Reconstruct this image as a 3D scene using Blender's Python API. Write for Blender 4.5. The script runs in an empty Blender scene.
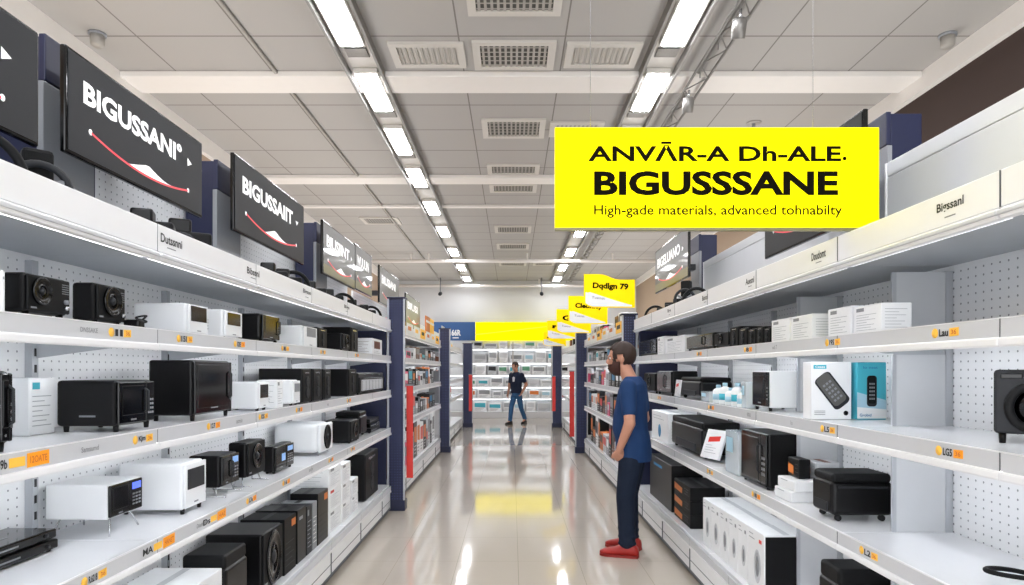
import bpy, bmesh, math, random
from mathutils import Vector, Matrix
random.seed(7)
SC = bpy.context.scene
COL = SC.collection
PI = math.pi
F, CX, HY, EYE = 680.0, 512.0, 370.0, 1.58      # focal length in pixels, principal column, horizon row, eye height

ORD = ['first', 'second', 'third', 'fourth', 'fifth', 'sixth', 'seventh', 'eighth', 'ninth', 'tenth', 'eleventh', 'twelfth', 'thirteenth', 'fourteenth', 'fifteenth', 'sixteenth', 'seventeenth', 'eighteenth', 'nineteenth', 'twentieth']

# ---------------------------------------------------------------- materials
def lin(c):
    def f(v):
        v /= 255.0
        return v / 12.92 if v <= 0.04045 else ((v + 0.055) / 1.055) ** 2.4
    if isinstance(c, str):
        c = tuple(int(c[i:i + 2], 16) for i in (1, 3, 5))
    return tuple(f(v) for v in c) + (1.0,)

MATS = {}
def mat(name, col, rough=0.5, metal=0.0, emit=0.0, var=0.04, alpha=1.0, trans=0.0, coat=0.0, scale=9.0, spec=0.5):
    if name in MATS: return MATS[name]
    m = bpy.data.materials.new(name); m.use_nodes = True
    nt = m.node_tree; b = nt.nodes['Principled BSDF']
    c = lin(col)
    b.inputs['Base Color'].default_value = c
    b.inputs['Roughness'].default_value = rough
    b.inputs['Metallic'].default_value = metal
    b.inputs['Specular IOR Level'].default_value = spec
    b.inputs['Coat Weight'].default_value = coat
    b.inputs['Transmission Weight'].default_value = trans
    b.inputs['Alpha'].default_value = alpha
    if emit:
        b.inputs['Emission Color'].default_value = c
        b.inputs['Emission Strength'].default_value = emit
    if var:
        tc = nt.nodes.new('ShaderNodeTexCoord'); n = nt.nodes.new('ShaderNodeTexNoise')
        n.inputs['Scale'].default_value = scale
        mr = nt.nodes.new('ShaderNodeMapRange')
        mr.inputs['To Min'].default_value = 1 - var; mr.inputs['To Max'].default_value = 1 + var
        mx = nt.nodes.new('ShaderNodeMix'); mx.data_type = 'RGBA'; mx.blend_type = 'MULTIPLY'
        mx.inputs['Factor'].default_value = 1.0
        mx.inputs['A'].default_value = c
        nt.links.new(tc.outputs['Object'], n.inputs['Vector'])
        nt.links.new(n.outputs['Fac'], mr.inputs['Value'])
        nt.links.new(mr.outputs['Result'], mx.inputs['B'])
        nt.links.new(mx.outputs['Result'], b.inputs['Base Color'])
    MATS[name] = m
    return m

def nodes_math(nt, op, a=None, b=None):
    n = nt.nodes.new('ShaderNodeMath'); n.operation = op
    for i, v in enumerate((a, b)):
        if v is None: continue
        if isinstance(v, (int, float)): n.inputs[i].default_value = v
        else: nt.links.new(v, n.inputs[i])
    return n.outputs[0]

def pattern_mat(name, col, dark, fac_builder, rough=0.5, var=0.04, scale=3.0, spec=0.5):
    """base colour with a darker procedural pattern (joints, holes)"""
    m = bpy.data.materials.new(name); m.use_nodes = True
    nt = m.node_tree; b = nt.nodes['Principled BSDF']
    tc = nt.nodes.new('ShaderNodeTexCoord'); sp = nt.nodes.new('ShaderNodeSeparateXYZ')
    nt.links.new(tc.outputs['Object'], sp.inputs[0])
    fac = fac_builder(nt, sp.outputs[0], sp.outputs[1], sp.outputs[2])
    n = nt.nodes.new('ShaderNodeTexNoise'); n.inputs['Scale'].default_value = scale
    n.inputs['Detail'].default_value = 4
    nt.links.new(tc.outputs['Object'], n.inputs['Vector'])
    mr = nt.nodes.new('ShaderNodeMapRange'); mr.inputs['To Min'].default_value = 1 - var; mr.inputs['To Max'].default_value = 1 + var
    nt.links.new(n.outputs['Fac'], mr.inputs['Value'])
    mx0 = nt.nodes.new('ShaderNodeMix'); mx0.data_type = 'RGBA'; mx0.blend_type = 'MULTIPLY'
    mx0.inputs['Factor'].default_value = 1.0; mx0.inputs['A'].default_value = lin(col)
    nt.links.new(mr.outputs['Result'], mx0.inputs['B'])
    mx = nt.nodes.new('ShaderNodeMix'); mx.data_type = 'RGBA'
    mx.inputs['B'].default_value = lin(dark)
    nt.links.new(fac, mx.inputs['Factor']); nt.links.new(mx0.outputs['Result'], mx.inputs['A'])
    nt.links.new(mx.outputs['Result'], b.inputs['Base Color'])
    b.inputs['Roughness'].default_value = rough
    b.inputs['Specular IOR Level'].default_value = spec
    MATS[name] = m
    return m

def grid_fac(px, ox, wx, py, oy, wy, ax=(0, 1)):
    def f(nt, X, Y, Z):
        A = (X, Y, Z)[ax[0]]; B = (X, Y, Z)[ax[1]]
        def line(v, p, o, w):
            t = nodes_math(nt, 'ADD', v, -o + 1000 * p)
            t = nodes_math(nt, 'DIVIDE', t, p)
            t = nodes_math(nt, 'FRACT', t)
            t = nodes_math(nt, 'SUBTRACT', t, 0.5)
            t = nodes_math(nt, 'ABSOLUTE', t)
            return nodes_math(nt, 'GREATER_THAN', t, 0.5 - w / p / 2)
        return nodes_math(nt, 'MAXIMUM', line(A, px, ox, wx), line(B, py, oy, wy))
    return f

def hole_fac(p, r, ax=(0, 2), pz=None):
    pz = pz or p
    def f(nt, X, Y, Z):
        A = (X, Y, Z)[ax[0]]; B = (X, Y, Z)[ax[1]]
        def cell(v, q):
            t = nodes_math(nt, 'ADD', v, 1000 * q)
            t = nodes_math(nt, 'DIVIDE', t, q)
            t = nodes_math(nt, 'FRACT', t)
            t = nodes_math(nt, 'SUBTRACT', t, 0.5)
            t = nodes_math(nt, 'MULTIPLY', t, q)
            return nodes_math(nt, 'MULTIPLY', t, t)
        d = nodes_math(nt, 'SQRT', nodes_math(nt, 'ADD', cell(A, p), cell(B, pz)))
        return nodes_math(nt, 'LESS_THAN', d, r)
    return f

M = dict(
    white=mat('shelf_white', '#f2f3f5', 0.32, var=0.02),
    deck=mat('deck_white', '#eef0f4', 0.22, var=0.02),
    rail=mat('rail_grey', '#cfd1d5', 0.4, var=0.02),
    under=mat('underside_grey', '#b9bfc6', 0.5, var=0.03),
    seam=mat('seam_dark', '#6b6e73', 0.6, var=0),
    metal=mat('upright_metal', '#b4b8be', 0.4, 0.2, var=0.03),
    slot=mat('slot_black', '#1d1e21', 0.7, var=0),
    navy=mat('navy_paint', '#151e46', 0.4, var=0.05),
    navyd=mat('navy_dark', '#11183a', 0.45, var=0.05),
    yellow=mat('sign_yellow', '#fff000', 0.6, emit=0.42, var=0, spec=0.04),  # glow added to the board colour so the yellow reads brighter
    yellow2=mat('sign_yellow_flag', '#ffdc00', 0.5, emit=0.14, var=0, spec=0.1),  # slight glow added to the flag colour, the boards are no lamps
    ink=mat('sign_ink', '#100e07', 0.7, var=0, spec=0.03),
    black=mat('product_black', '#09090b', 0.36, var=0.08, spec=0.28),
    blackg=mat('product_black_gloss', '#060608', 0.10, var=0.05, spec=0.4),
    blackm=mat('product_black_matte', '#0e0f11', 0.55, var=0.1, spec=0.22),
    dark=mat('dark_grey', '#26282c', 0.5, var=0.06, spec=0.3),
    grey=mat('mid_grey', '#86898e', 0.45, var=0.05),
    silver=mat('silver_metal', '#c8cacd', 0.25, 0.9, var=0.02),
    pwhite=mat('product_white', '#eceef0', 0.35, var=0.02),
    paper=mat('carton_white', '#eef0f2', 0.55, var=0.03),
    paperg=mat('carton_grey', '#c9ccd0', 0.55, var=0.03),
    blue=mat('print_blue', '#2c7fb0', 0.5, var=0.03),
    teal=mat('print_teal', '#43b2c6', 0.45, var=0.1),
    orange=mat('tag_orange', '#ffa51e', 0.5, emit=0.06, var=0.02),
    amber=mat('tag_amber', '#ffc64a', 0.5, emit=0.06, var=0.02),
    oprint=mat('print_orange', '#d77a35', 0.5, var=0.05),
    red=mat('red_banner', '#d8322b', 0.4, var=0.03),
    pink=mat('pack_pink', '#e0567f', 0.5, var=0.03),
    brown=mat('pack_brown', '#6d4433', 0.5, var=0.05),
    green=mat('pack_green', '#5f9c7c', 0.5, var=0.05),
    display=mat('display_blue', '#4a5fe0', 0.3, emit=0.8, var=0),
    display2=mat('display_pale', '#7fa6d8', 0.3, emit=0.2, var=0),
    pale=mat('print_pale_blue', '#a9cfe0', 0.5, var=0.03),
    ipale=mat('print_pale_ink', '#a3a7ad', 0.6, var=0.02),
    clear=mat('clear_wrap', '#dfeaf0', 0.12, alpha=0.45, var=0),
    screen=mat('screen_dark', '#3b3b3f', 0.16, var=0.12, scale=1.6, coat=0.2),
    screen2=mat('screen_grey', '#5d5c5a', 0.30, var=0.15, scale=1.6, coat=0.3),
    screen3=mat('screen_sage', '#9fa392', 0.30, var=0.25, scale=1.3, coat=0.3),
    olive=mat('screen_olive', '#77703a', 0.3, var=0.08),
    graph=mat('screen_graphic_white', '#f4f4f4', 0.4, emit=0.35, var=0),
    gred=mat('screen_graphic_red', '#e2424e', 0.4, emit=0.3, var=0),
    lamp=mat('lamp_diffuser', '#f8faff', 0.5, emit=23.0, var=0),
    led3=mat('led_strip_dim', '#d9dde2', 0.5, emit=1.0, var=0),
    led2=mat('led_strip_fine', '#fbfbfa', 0.5, emit=2.0, var=0),
    led=mat('led_strip', '#fbfbfa', 0.5, emit=9.5, var=0),  # fill glow for the added strips behind the shelf lips
    strip=mat('strip_light', '#f6fbff', 0.5, emit=2.6, var=0),
    trk=mat('track_grey', '#84827f', 0.4, 0.5, var=0.03),
    vent=mat('vent_dark', '#5a5855', 0.7, var=0.1),
    ventw=mat('vent_white', '#c6c2bc', 0.6, var=0.02),
    ventf=mat('vent_slat', '#a29e98', 0.6, var=0.02),
    bluebanner=mat('banner_blue', '#27548c', 0.5, var=0.02),
    wallw=mat('wall_white', '#cdced0', 0.7, var=0.02, scale=1.0),
    tan=mat('wall_tan', '#a8937f', 0.8, var=0.05, scale=1.0),
    brownw=mat('wall_brown', '#3a2b26', 0.8, var=0.08, scale=1.0),
    trim=mat('trim_pale', '#e4e0dc', 0.7, var=0.02),
)
M['peg'] = pattern_mat('pegboard', '#eef0f3', '#8b9096', hole_fac(0.045, 0.0042, (0, 2), 0.034), 0.5, 0.03)
M['perf'] = pattern_mat('perforated_navy', '#141b40', '#3d4678', hole_fac(0.03, 0.006, (0, 2)), 0.4, 0.06)
M['floor'] = pattern_mat('floor_tiles', '#b3aa9f', '#968d82', grid_fac(0.5, 0.05, 0.004, 0.8, 0.02, 0.004), 0.07, 0.05, 0.9)
M['ceil'] = pattern_mat('ceiling_tiles', '#a8a5a2', '#75716d', grid_fac(0.97, 0.485, 0.014, 0.8, 6.15, 0.02), 0.75, 0.03, 0.7)

# ---------------------------------------------------------------- mesh builder
TXT = {}
def text_geo(s, bold):
    k = (s, bold)
    if k in TXT: return TXT[k]
    cu = bpy.data.curves.new('t', 'FONT'); cu.body = s; cu.size = 1.0; cu.offset = bold; cu.resolution_u = 3
    o = bpy.data.objects.new('t', cu); COL.objects.link(o)
    dg = bpy.context.evaluated_depsgraph_get()
    me = bpy.data.meshes.new_from_object(o.evaluated_get(dg))
    vs = [v.co.copy() for v in me.vertices]; fs = [list(p.vertices) for p in me.polygons]
    bpy.data.objects.remove(o); bpy.data.meshes.remove(me); bpy.data.curves.remove(cu)
    TXT[k] = (vs, fs)
    return TXT[k]

def frame(o, r, u):
    r = Vector(r).normalized(); u = Vector(u).normalized(); n = r.cross(u)
    return Matrix(((r.x, u.x, n.x, o[0]), (r.y, u.y, n.y, o[1]), (r.z, u.z, n.z, o[2]), (0, 0, 0, 1)))

class MB:
    def __init__(s): s.v = []; s.f = []; s.m = []; s.sm = []; s.mats = []
    def mi(s, m):
        if m not in s.mats: s.mats.append(m)
        return s.mats.index(m)
    def add(s, vs, fs, m, smooth=False, X=None):
        n = len(s.v)
        s.v += [tuple(X @ Vector(v)) if X else tuple(v) for v in vs]
        i = s.mi(m)
        for f in fs: s.f.append([a + n for a in f]); s.m.append(i); s.sm.append(smooth)
        return s
    def box(s, x0, x1, y0, y1, z0, z1, m, bev=0.0, seg=2, X=None):
        if bev <= 0:
            vs = [(x0, y0, z0), (x1, y0, z0), (x1, y1, z0), (x0, y1, z0), (x0, y0, z1), (x1, y0, z1), (x1, y1, z1), (x0, y1, z1)]
            return s.add(vs, [(0, 3, 2, 1), (4, 5, 6, 7), (0, 1, 5, 4), (1, 2, 6, 5), (2, 3, 7, 6), (3, 0, 4, 7)], m, False, X)
        b = bmesh.new(); bmesh.ops.create_cube(b, size=1.0)
        for v in b.verts:
            v.co = Vector(((x0 + x1) / 2 + v.co.x * (x1 - x0), (y0 + y1) / 2 + v.co.y * (y1 - y0), (z0 + z1) / 2 + v.co.z * (z1 - z0)))
        bev = min(bev, 0.45 * min(x1 - x0, y1 - y0, z1 - z0))
        bmesh.ops.bevel(b, geom=list(b.edges), offset=bev, segments=seg, affect='EDGES', profile=0.5)
        b.verts.index_update()
        s.add([v.co.copy() for v in b.verts], [[v.index for v in f.verts] for f in b.faces], m, False, X)
        b.free(); return s
    def prism(s, pts, t, m, X, smooth=False):
        """2-D outline extruded from depth 0 to -t behind the frame plane; frame X: x right, y up, z towards viewer"""
        n = len(pts)
        vs = [(p[0], p[1], 0) for p in pts] + [(p[0], p[1], -t) for p in pts]
        fs = [list(range(n)), list(range(2 * n - 1, n - 1, -1))] + [(i, i + n, (i + 1) % n + n, (i + 1) % n) for i in range(n)]
        return s.add(vs, fs, m, smooth, X)
    def lathe(s, prof, m, X, n=20, sx=1.0, sy=1.0, smooth=True):
        """profile (r, h) spun about the frame's z axis"""
        vs = []; fs = []
        for r, h in prof:
            for k in range(n):
                a = 2 * PI * k / n; vs.append((r * math.cos(a) * sx, r * math.sin(a) * sy, h))
        for j in range(len(prof) - 1):
            for k in range(n):
                fs.append((j * n + k, j * n + (k + 1) % n, (j + 1) * n + (k + 1) % n, (j + 1) * n + k))
        if prof[0][0] > 1e-6: fs.append(list(range(n - 1, -1, -1)))
        if prof[-1][0] > 1e-6: fs.append([(len(prof) - 1) * n + k for k in range(n)])
        return s.add(vs, fs, m, smooth, X)
    def tube(s, pts, r, m, n=8, closed=False):
        pts = [Vector(p) for p in pts]; vs = []; fs = []; N = len(pts)
        for i, p in enumerate(pts):
            a = pts[(i - 1) % N] if (closed or i > 0) else p
            c = pts[(i + 1) % N] if (closed or i < N - 1) else p
            t = (c - a).normalized()
            u = t.orthogonal().normalized() if i == 0 else (u - t * u.dot(t)).normalized()
            w = t.cross(u)
            rr = r[i] if isinstance(r, (list, tuple)) else r
            for k in range(n):
                an = 2 * PI * k / n; vs.append(p + (u * math.cos(an) + w * math.sin(an)) * rr)
        for i in range(N if closed else N - 1):
            for k in range(n):
                j = (i + 1) % N
                fs.append((i * n + k, i * n + (k + 1) % n, j * n + (k + 1) % n, j * n + k))
        if not closed: fs += [list(range(n - 1, -1, -1)), [(N - 1) * n + k for k in range(n)]]
        return s.add(vs, fs, m, True)
    def text(s, t, w, h, m, X, bold=0.02, align='C', stretch=True, lift=0.0008):
        """text fitted in a w x h box; frame origin is the box centre (or left end for align L)"""
        vs, fs = text_geo(t, bold)
        x0 = min(v.x for v in vs); x1 = max(v.x for v in vs); y0 = min(v.y for v in vs); y1 = max(v.y for v in vs)
        kx = w / (x1 - x0) if w else None; ky = h / (y1 - y0) if h else None
        if kx is None: kx = ky
        if ky is None: ky = kx
        if not stretch: kx = ky = min(kx, ky)
        ox = (x0 + x1) / 2 if align == 'C' else x0
        return s.add([((v.x - ox) * kx, (v.y - (y0 + y1) / 2) * ky, lift) for v in vs], fs, m, False, X)
    def mesh(s, name):
        me = bpy.data.meshes.new(name); me.from_pydata(s.v, [], s.f)
        for m in s.mats: me.materials.append(m)
        me.polygons.foreach_set('material_index', s.m); me.polygons.foreach_set('use_smooth', s.sm)
        me.update(); return me
    def build(s, name, parent=None, loc=(0, 0, 0), rotz=0.0):
        o = bpy.data.objects.new(name, s.mesh(name)); COL.objects.link(o)
        o.location = loc; o.rotation_euler = (0, 0, rotz)
        if parent: o.parent = parent
        return o

def tag(o, label, cat, group=None, kind=None):
    if label: o['label'] = label
    if cat: o['category'] = cat
    if group: o['group'] = group
    if kind: o['kind'] = kind
    return o
def thing(name, label, cat, loc=(0, 0, 0), rotz=0.0, group=None):
    o = bpy.data.objects.new(name, None); COL.objects.link(o); o.empty_display_size = 0.05
    o.location = loc; o.rotation_euler = (0, 0, rotz)
    return tag(o, label, cat, group)
def struct(name, mb):
    o = mb.build(name); o['kind'] = 'structure'; return o
def kids(o): return list(o.children)
def dup(root, loc=None, rotz=None, label=None, parent=None):
    c = root.copy(); COL.objects.link(c)
    if loc is not None: c.location = loc
    if rotz is not None: c.rotation_euler = (0, 0, rotz)
    if label: c['label'] = label
    if parent: c.parent = parent
    for ch in kids(root): dup(ch, parent=c)
    return c

# ---------------------------------------------------------------- camera, render look
cam = bpy.data.cameras.new('camera'); co = bpy.data.objects.new('camera', cam); COL.objects.link(co)
co.location = (0, 0, EYE); co.rotation_euler = (PI / 2, 0, 0)
cam.sensor_width = 36.0; cam.lens = F / 1024 * 36.0; cam.shift_y = (HY - 292.5) / 1024; cam.clip_start = 0.05
SC.camera = co
SC.view_settings.view_transform = 'Standard'; SC.view_settings.look = 'None'
SC.view_settings.exposure = 0.88
w = bpy.data.worlds.new('World'); SC.world = w; w.use_nodes = True
w.node_tree.nodes['Background'].inputs[0].default_value = (0.95, 0.97, 1.0, 1)
w.node_tree.nodes['Background'].inputs[1].default_value = 2.2

# ---------------------------------------------------------------- room shell
HC, WL, WR, YB, Y0 = 4.6, -4.02, 4.2, 23.0, -4.0
struct('floor', MB().box(WL, WR, Y0, YB, -0.1, 0, M['floor']))
struct('ceiling', MB().box(WL, WR, Y0, YB, HC, HC + 0.1, M['ceil']))
struct('wall_left', MB().box(WL - 0.1, WL, Y0, YB, 0, HC, M['tan']))
wr = MB().box(WR, WR + 0.1, 7.6, YB, 0, HC, M['tan'])
wr.box(WR, WR + 0.1, Y0, 7.6, 0, HC, M['brownw'])
struct('wall_right', wr)
struct('wall_back', MB().box(WL, WR, YB, YB + 0.1, 0, HC, M['wallw']))
struct('trim_1', MB().box(WL, WL + 0.06, Y0, YB, HC - 0.22, HC, M['trim']))
struct('trim_2', MB().box(WR - 0.06, WR, Y0, YB, HC - 0.2, HC, M['trim']))
for i, (a, b, dz) in enumerate(((6.86, 7.28, 0.06), (10.5, 10.85, 0.06), (12.4, 12.5, 0.05), (2.9, 3.3, 0.06))):
    struct('trim_%d' % (i + 3), MB().box(WL + 0.06, WR - 0.06, a, b, HC - dz, HC, M['trim'], 0.01))

# ceiling fixtures
LZ = [5.7, 7.25, 8.8, 10.45, 12.4, 14.5, 17.0, 19.6, 22.0, 4.1, 2.5, 0.9, -0.7, -2.3]
for side, sx in (('left', -1.46), ('right', 1.46)):
    t = thing('lighting_track', 'long grey ceiling track carrying the %s row of lamps' % side, 'light track', (sx, 9.4, HC))
    for k in (-1, 1):
        MB().box(k * 0.17 - 0.012, k * 0.17 + 0.012, -12.5, 13.4, -0.09, 0, M['trk']).build('rail', t)
    MB().box(-0.155, 0.155, -12.5, 13.4, -0.018, 0, M['ventw']).build('cover_strip', t)
    for i, z in enumerate(LZ):
        n = i if i < 9 else None
        nm = ('%s ceiling lamp counted from the front in the %s row' % (('Nearest', 'Second', 'Third', 'Fourth', 'Fifth', 'Sixth', 'Seventh', 'Eighth', 'Farthest')[n], side)) if n is not None else '%s ceiling lamp back from the picture\'s upper edge in the %s row' % (ORD[i - 9], side)
        l = thing('ceiling_lamp', nm.lower(), 'lamp', (sx, z, HC - 0.02), 0, 'ceiling lamps in two rows')
        MB().box(-0.12, 0.12, -0.50, 0.50, -0.05, 0, M['ventw'], 0.005).build('housing', l)
        MB().box(-0.095, 0.095, -0.47, 0.47, -0.066, -0.0505, M['lamp'], 0.004).build('diffuser', l)
        if i < 9:
            g = MB().box(-0.1, 0.1, 0.62, 0.8, -0.012, -0.001, M['vent'])
            for q in range(6): g.box(-0.1, 0.1, 0.63 + q * 0.028, 0.64 + q * 0.028, -0.02, -0.012, M['ventf'])
            g.build('gear_tray', l)
tr = thing('ceiling_truss', 'thin silver lattice truss running beside the right row of lamps', 'truss', (1.80, 13, HC))
for k, (dx, dz) in enumerate(((0, -0.1), (0.16, -0.1), (0.08, -0.02))):
    MB().tube([(dx, -9, dz), (dx, 9.6, dz)], 0.014, M['trk'], 6).build('rail', tr)
lb = MB()
for q in range(31):
    y = -8.9 + q * 0.6
    lb.tube([(0, y, -0.1), (0.16, y + 0.3, -0.1)], 0.007, M['trk'], 5); lb.tube([(0.16, y + 0.3, -0.1), (0, y + 0.6, -0.1)], 0.007, M['trk'], 5)
    lb.tube([(0.08, y + 0.3, -0.0), (0.08, y + 0.3, -0.1)], 0.006, M['trk'], 5)
lb.build('lattice', tr)
for i, (px, py, z) in enumerate(((1.85, -0.16, 7.1), (1.85, -0.16, 5.5))):
    s = thing('spotlight', ('small silver spotlight hanging under the truss near the first beam', 'small silver spotlight under the truss closest to the viewer')[i], 'spotlight', (px, z, HC - 0.12))
    MB().tube([(0, 0, 0.02), (0, 0, -0.06)], 0.012, M['silver']).build('stem', s)
    MB().lathe([(0.0, -0.2), (0.055, -0.2), (0.06, -0.06), (0.03, -0.04), (0, -0.04)], M['trk'], Matrix.Rotation(0.35, 4, 'X')).build('head', s)

def vent(x, y, wx, wy, label, faded=False):
    t = thing('ceiling_vent', label, 'vent', (x, y, HC))
    f = MB()
    for a in ((-wx / 2, wx / 2, -wy / 2, -wy / 2 + 0.07), (-wx / 2, wx / 2, wy / 2 - 0.07, wy / 2), (-wx / 2, -wx / 2 + 0.07, -wy / 2 + 0.07, wy / 2 - 0.07), (wx / 2 - 0.07, wx / 2, -wy / 2 + 0.07, wy / 2 - 0.07)):
        f.box(a[0], a[1], a[2], a[3], -0.025, 0, M['ventw'])
    f.build('frame', t)
    MB().box(-wx / 2 + 0.07, wx / 2 - 0.07, -wy / 2 + 0.07, wy / 2 - 0.07, -0.006, 0, M['ventw'] if faded else M['vent']).build('backing', t)
    g = MB(); n = int((wx - 0.14) / 0.05)
    for k in range(n):
        xx = -wx / 2 + 0.07 + (k + 0.5) * (wx - 0.14) / n
        g.box(xx - 0.011, xx + 0.011, -wy / 2 + 0.07, wy / 2 - 0.07, -0.018, -0.006, M['ventf'])
    if not faded:
        for k in range(5):
            yy = -wy / 2 + 0.07 + (k + 0.5) * (wy - 0.14) / 5
            g.box(-wx / 2 + 0.07, wx / 2 - 0.07, yy - 0.008, yy + 0.008, -0.02, -0.018, M['ventf'])
    g.build('grille', t)
for i, (y0, y1) in enumerate(((5.2, 5.76), (6.22, 6.8), (8.15, 8.8), (9.95, 10.45), (11.0, 11.5), (14.2, 14.9), (16.2, 16.9), (19.0, 19.6))):
    vent(0.02, (y0 + y1) / 2, 0.78, y1 - y0, '%s dark grille vent from the front along the middle of the ceiling' % ORD[i])
vent(-0.80, 6.5, 0.7, 0.5, 'pale blank vent panel left of the second middle vent', True)
vent(0.86, 6.5, 0.7, 0.5, 'pale blank vent panel right of the second middle vent', True)
vent(0.80, 8.5, 0.66, 0.5, 'pale blank vent panel right of the third middle vent', True)
vent(-2.64, 13.7, 0.75, 0.6, 'dark vent on the left side of the ceiling, away from the lamps')
vent(0.9, 19.3, 0.6, 0.5, 'small dark vent near the far right lamps')
for (x, y, lab) in ((-3.72, 6.1, 'round smoke detector on the left edge of the ceiling'), (3.92, 6.12, 'round smoke detector on the right edge of the ceiling')):
    s = thing('smoke_detector', lab, 'smoke detector', (x, y, HC))
    MB().lathe([(0.075, 0), (0.075, -0.02), (0, -0.02)], M['grey'], Matrix.Identity(4)).build('base', s)
    MB().lathe([(0.06, -0.02), (0.058, -0.10), (0.045, -0.12), (0, -0.12)], M['ventf'], Matrix.Identity(4)).build('cap', s)
for (x, y, lab) in ((2.95, 8.3, 'small sprinkler head in the ceiling above the big yellow sign'),):
    s = thing('sprinkler', lab, 'sprinkler', (x, y, HC))
    MB().lathe([(0.09, 0), (0.08, -0.015), (0, -0.015)], M['ventf'], Matrix.Identity(4)).build('plate', s)
    MB().tube([(0, 0, -0.01), (0, 0, -0.07)], 0.02, M['grey']).build('nozzle', s)
s = thing('conduit', 'thin grey conduit crossing the left ceiling lengthways', 'pipe', (-2.38, 9.0, HC - 0.02))
MB().tube([(0, -12, 0), (0, 12.6, 0)], 0.018, M['ventf'], 6).build('pipe', s)
s = thing('suspended_pipe', 'pale pipe hung across the ceiling just before the back wall', 'pipe', (0, 17.6, HC - 0.2))
MB().tube([(-3.9, 0, 0), (4.0, 0, 0)], 0.045, M['trim'], 10).build('pipe', s)
for x in (-2.6, -2.15, 0.4, 2.6):
    MB().box(x - 0.02, x + 0.02, -0.02, 0.02, 0.03, 0.2, M['trim']).build('hanger', s)
s = thing('suspended_pipe', 'pale pipe across the top of the back wall', 'pipe', (0, 22.6, HC - 0.22))
MB().tube([(-3.9, 0, 0), (4.0, 0, 0)], 0.05, M['trim'], 10).build('pipe', s)
for x in (-2.4, 0.9, 2.8):
    MB().box(x - 0.02, x + 0.02, -0.02, 0.02, 0.03, 0.22, M['trim']).build('hanger', s)
for x, lab in ((-2.35, 'dark security camera on the upper back wall, left'), (0.97, 'small security camera on the upper back wall, right')):
    s = thing('security_camera', lab, 'camera', (x, 22.3, HC - 0.345))
    MB().tube([(0, 0, 0.345), (0, 0, -0.12)], 0.02, M['grey']).build('stem', s)
    MB().tube([(0, 0.1, -0.15), (0, -0.14, -0.2)], 0.06, M['dark'], 10).build('body', s)

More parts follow.
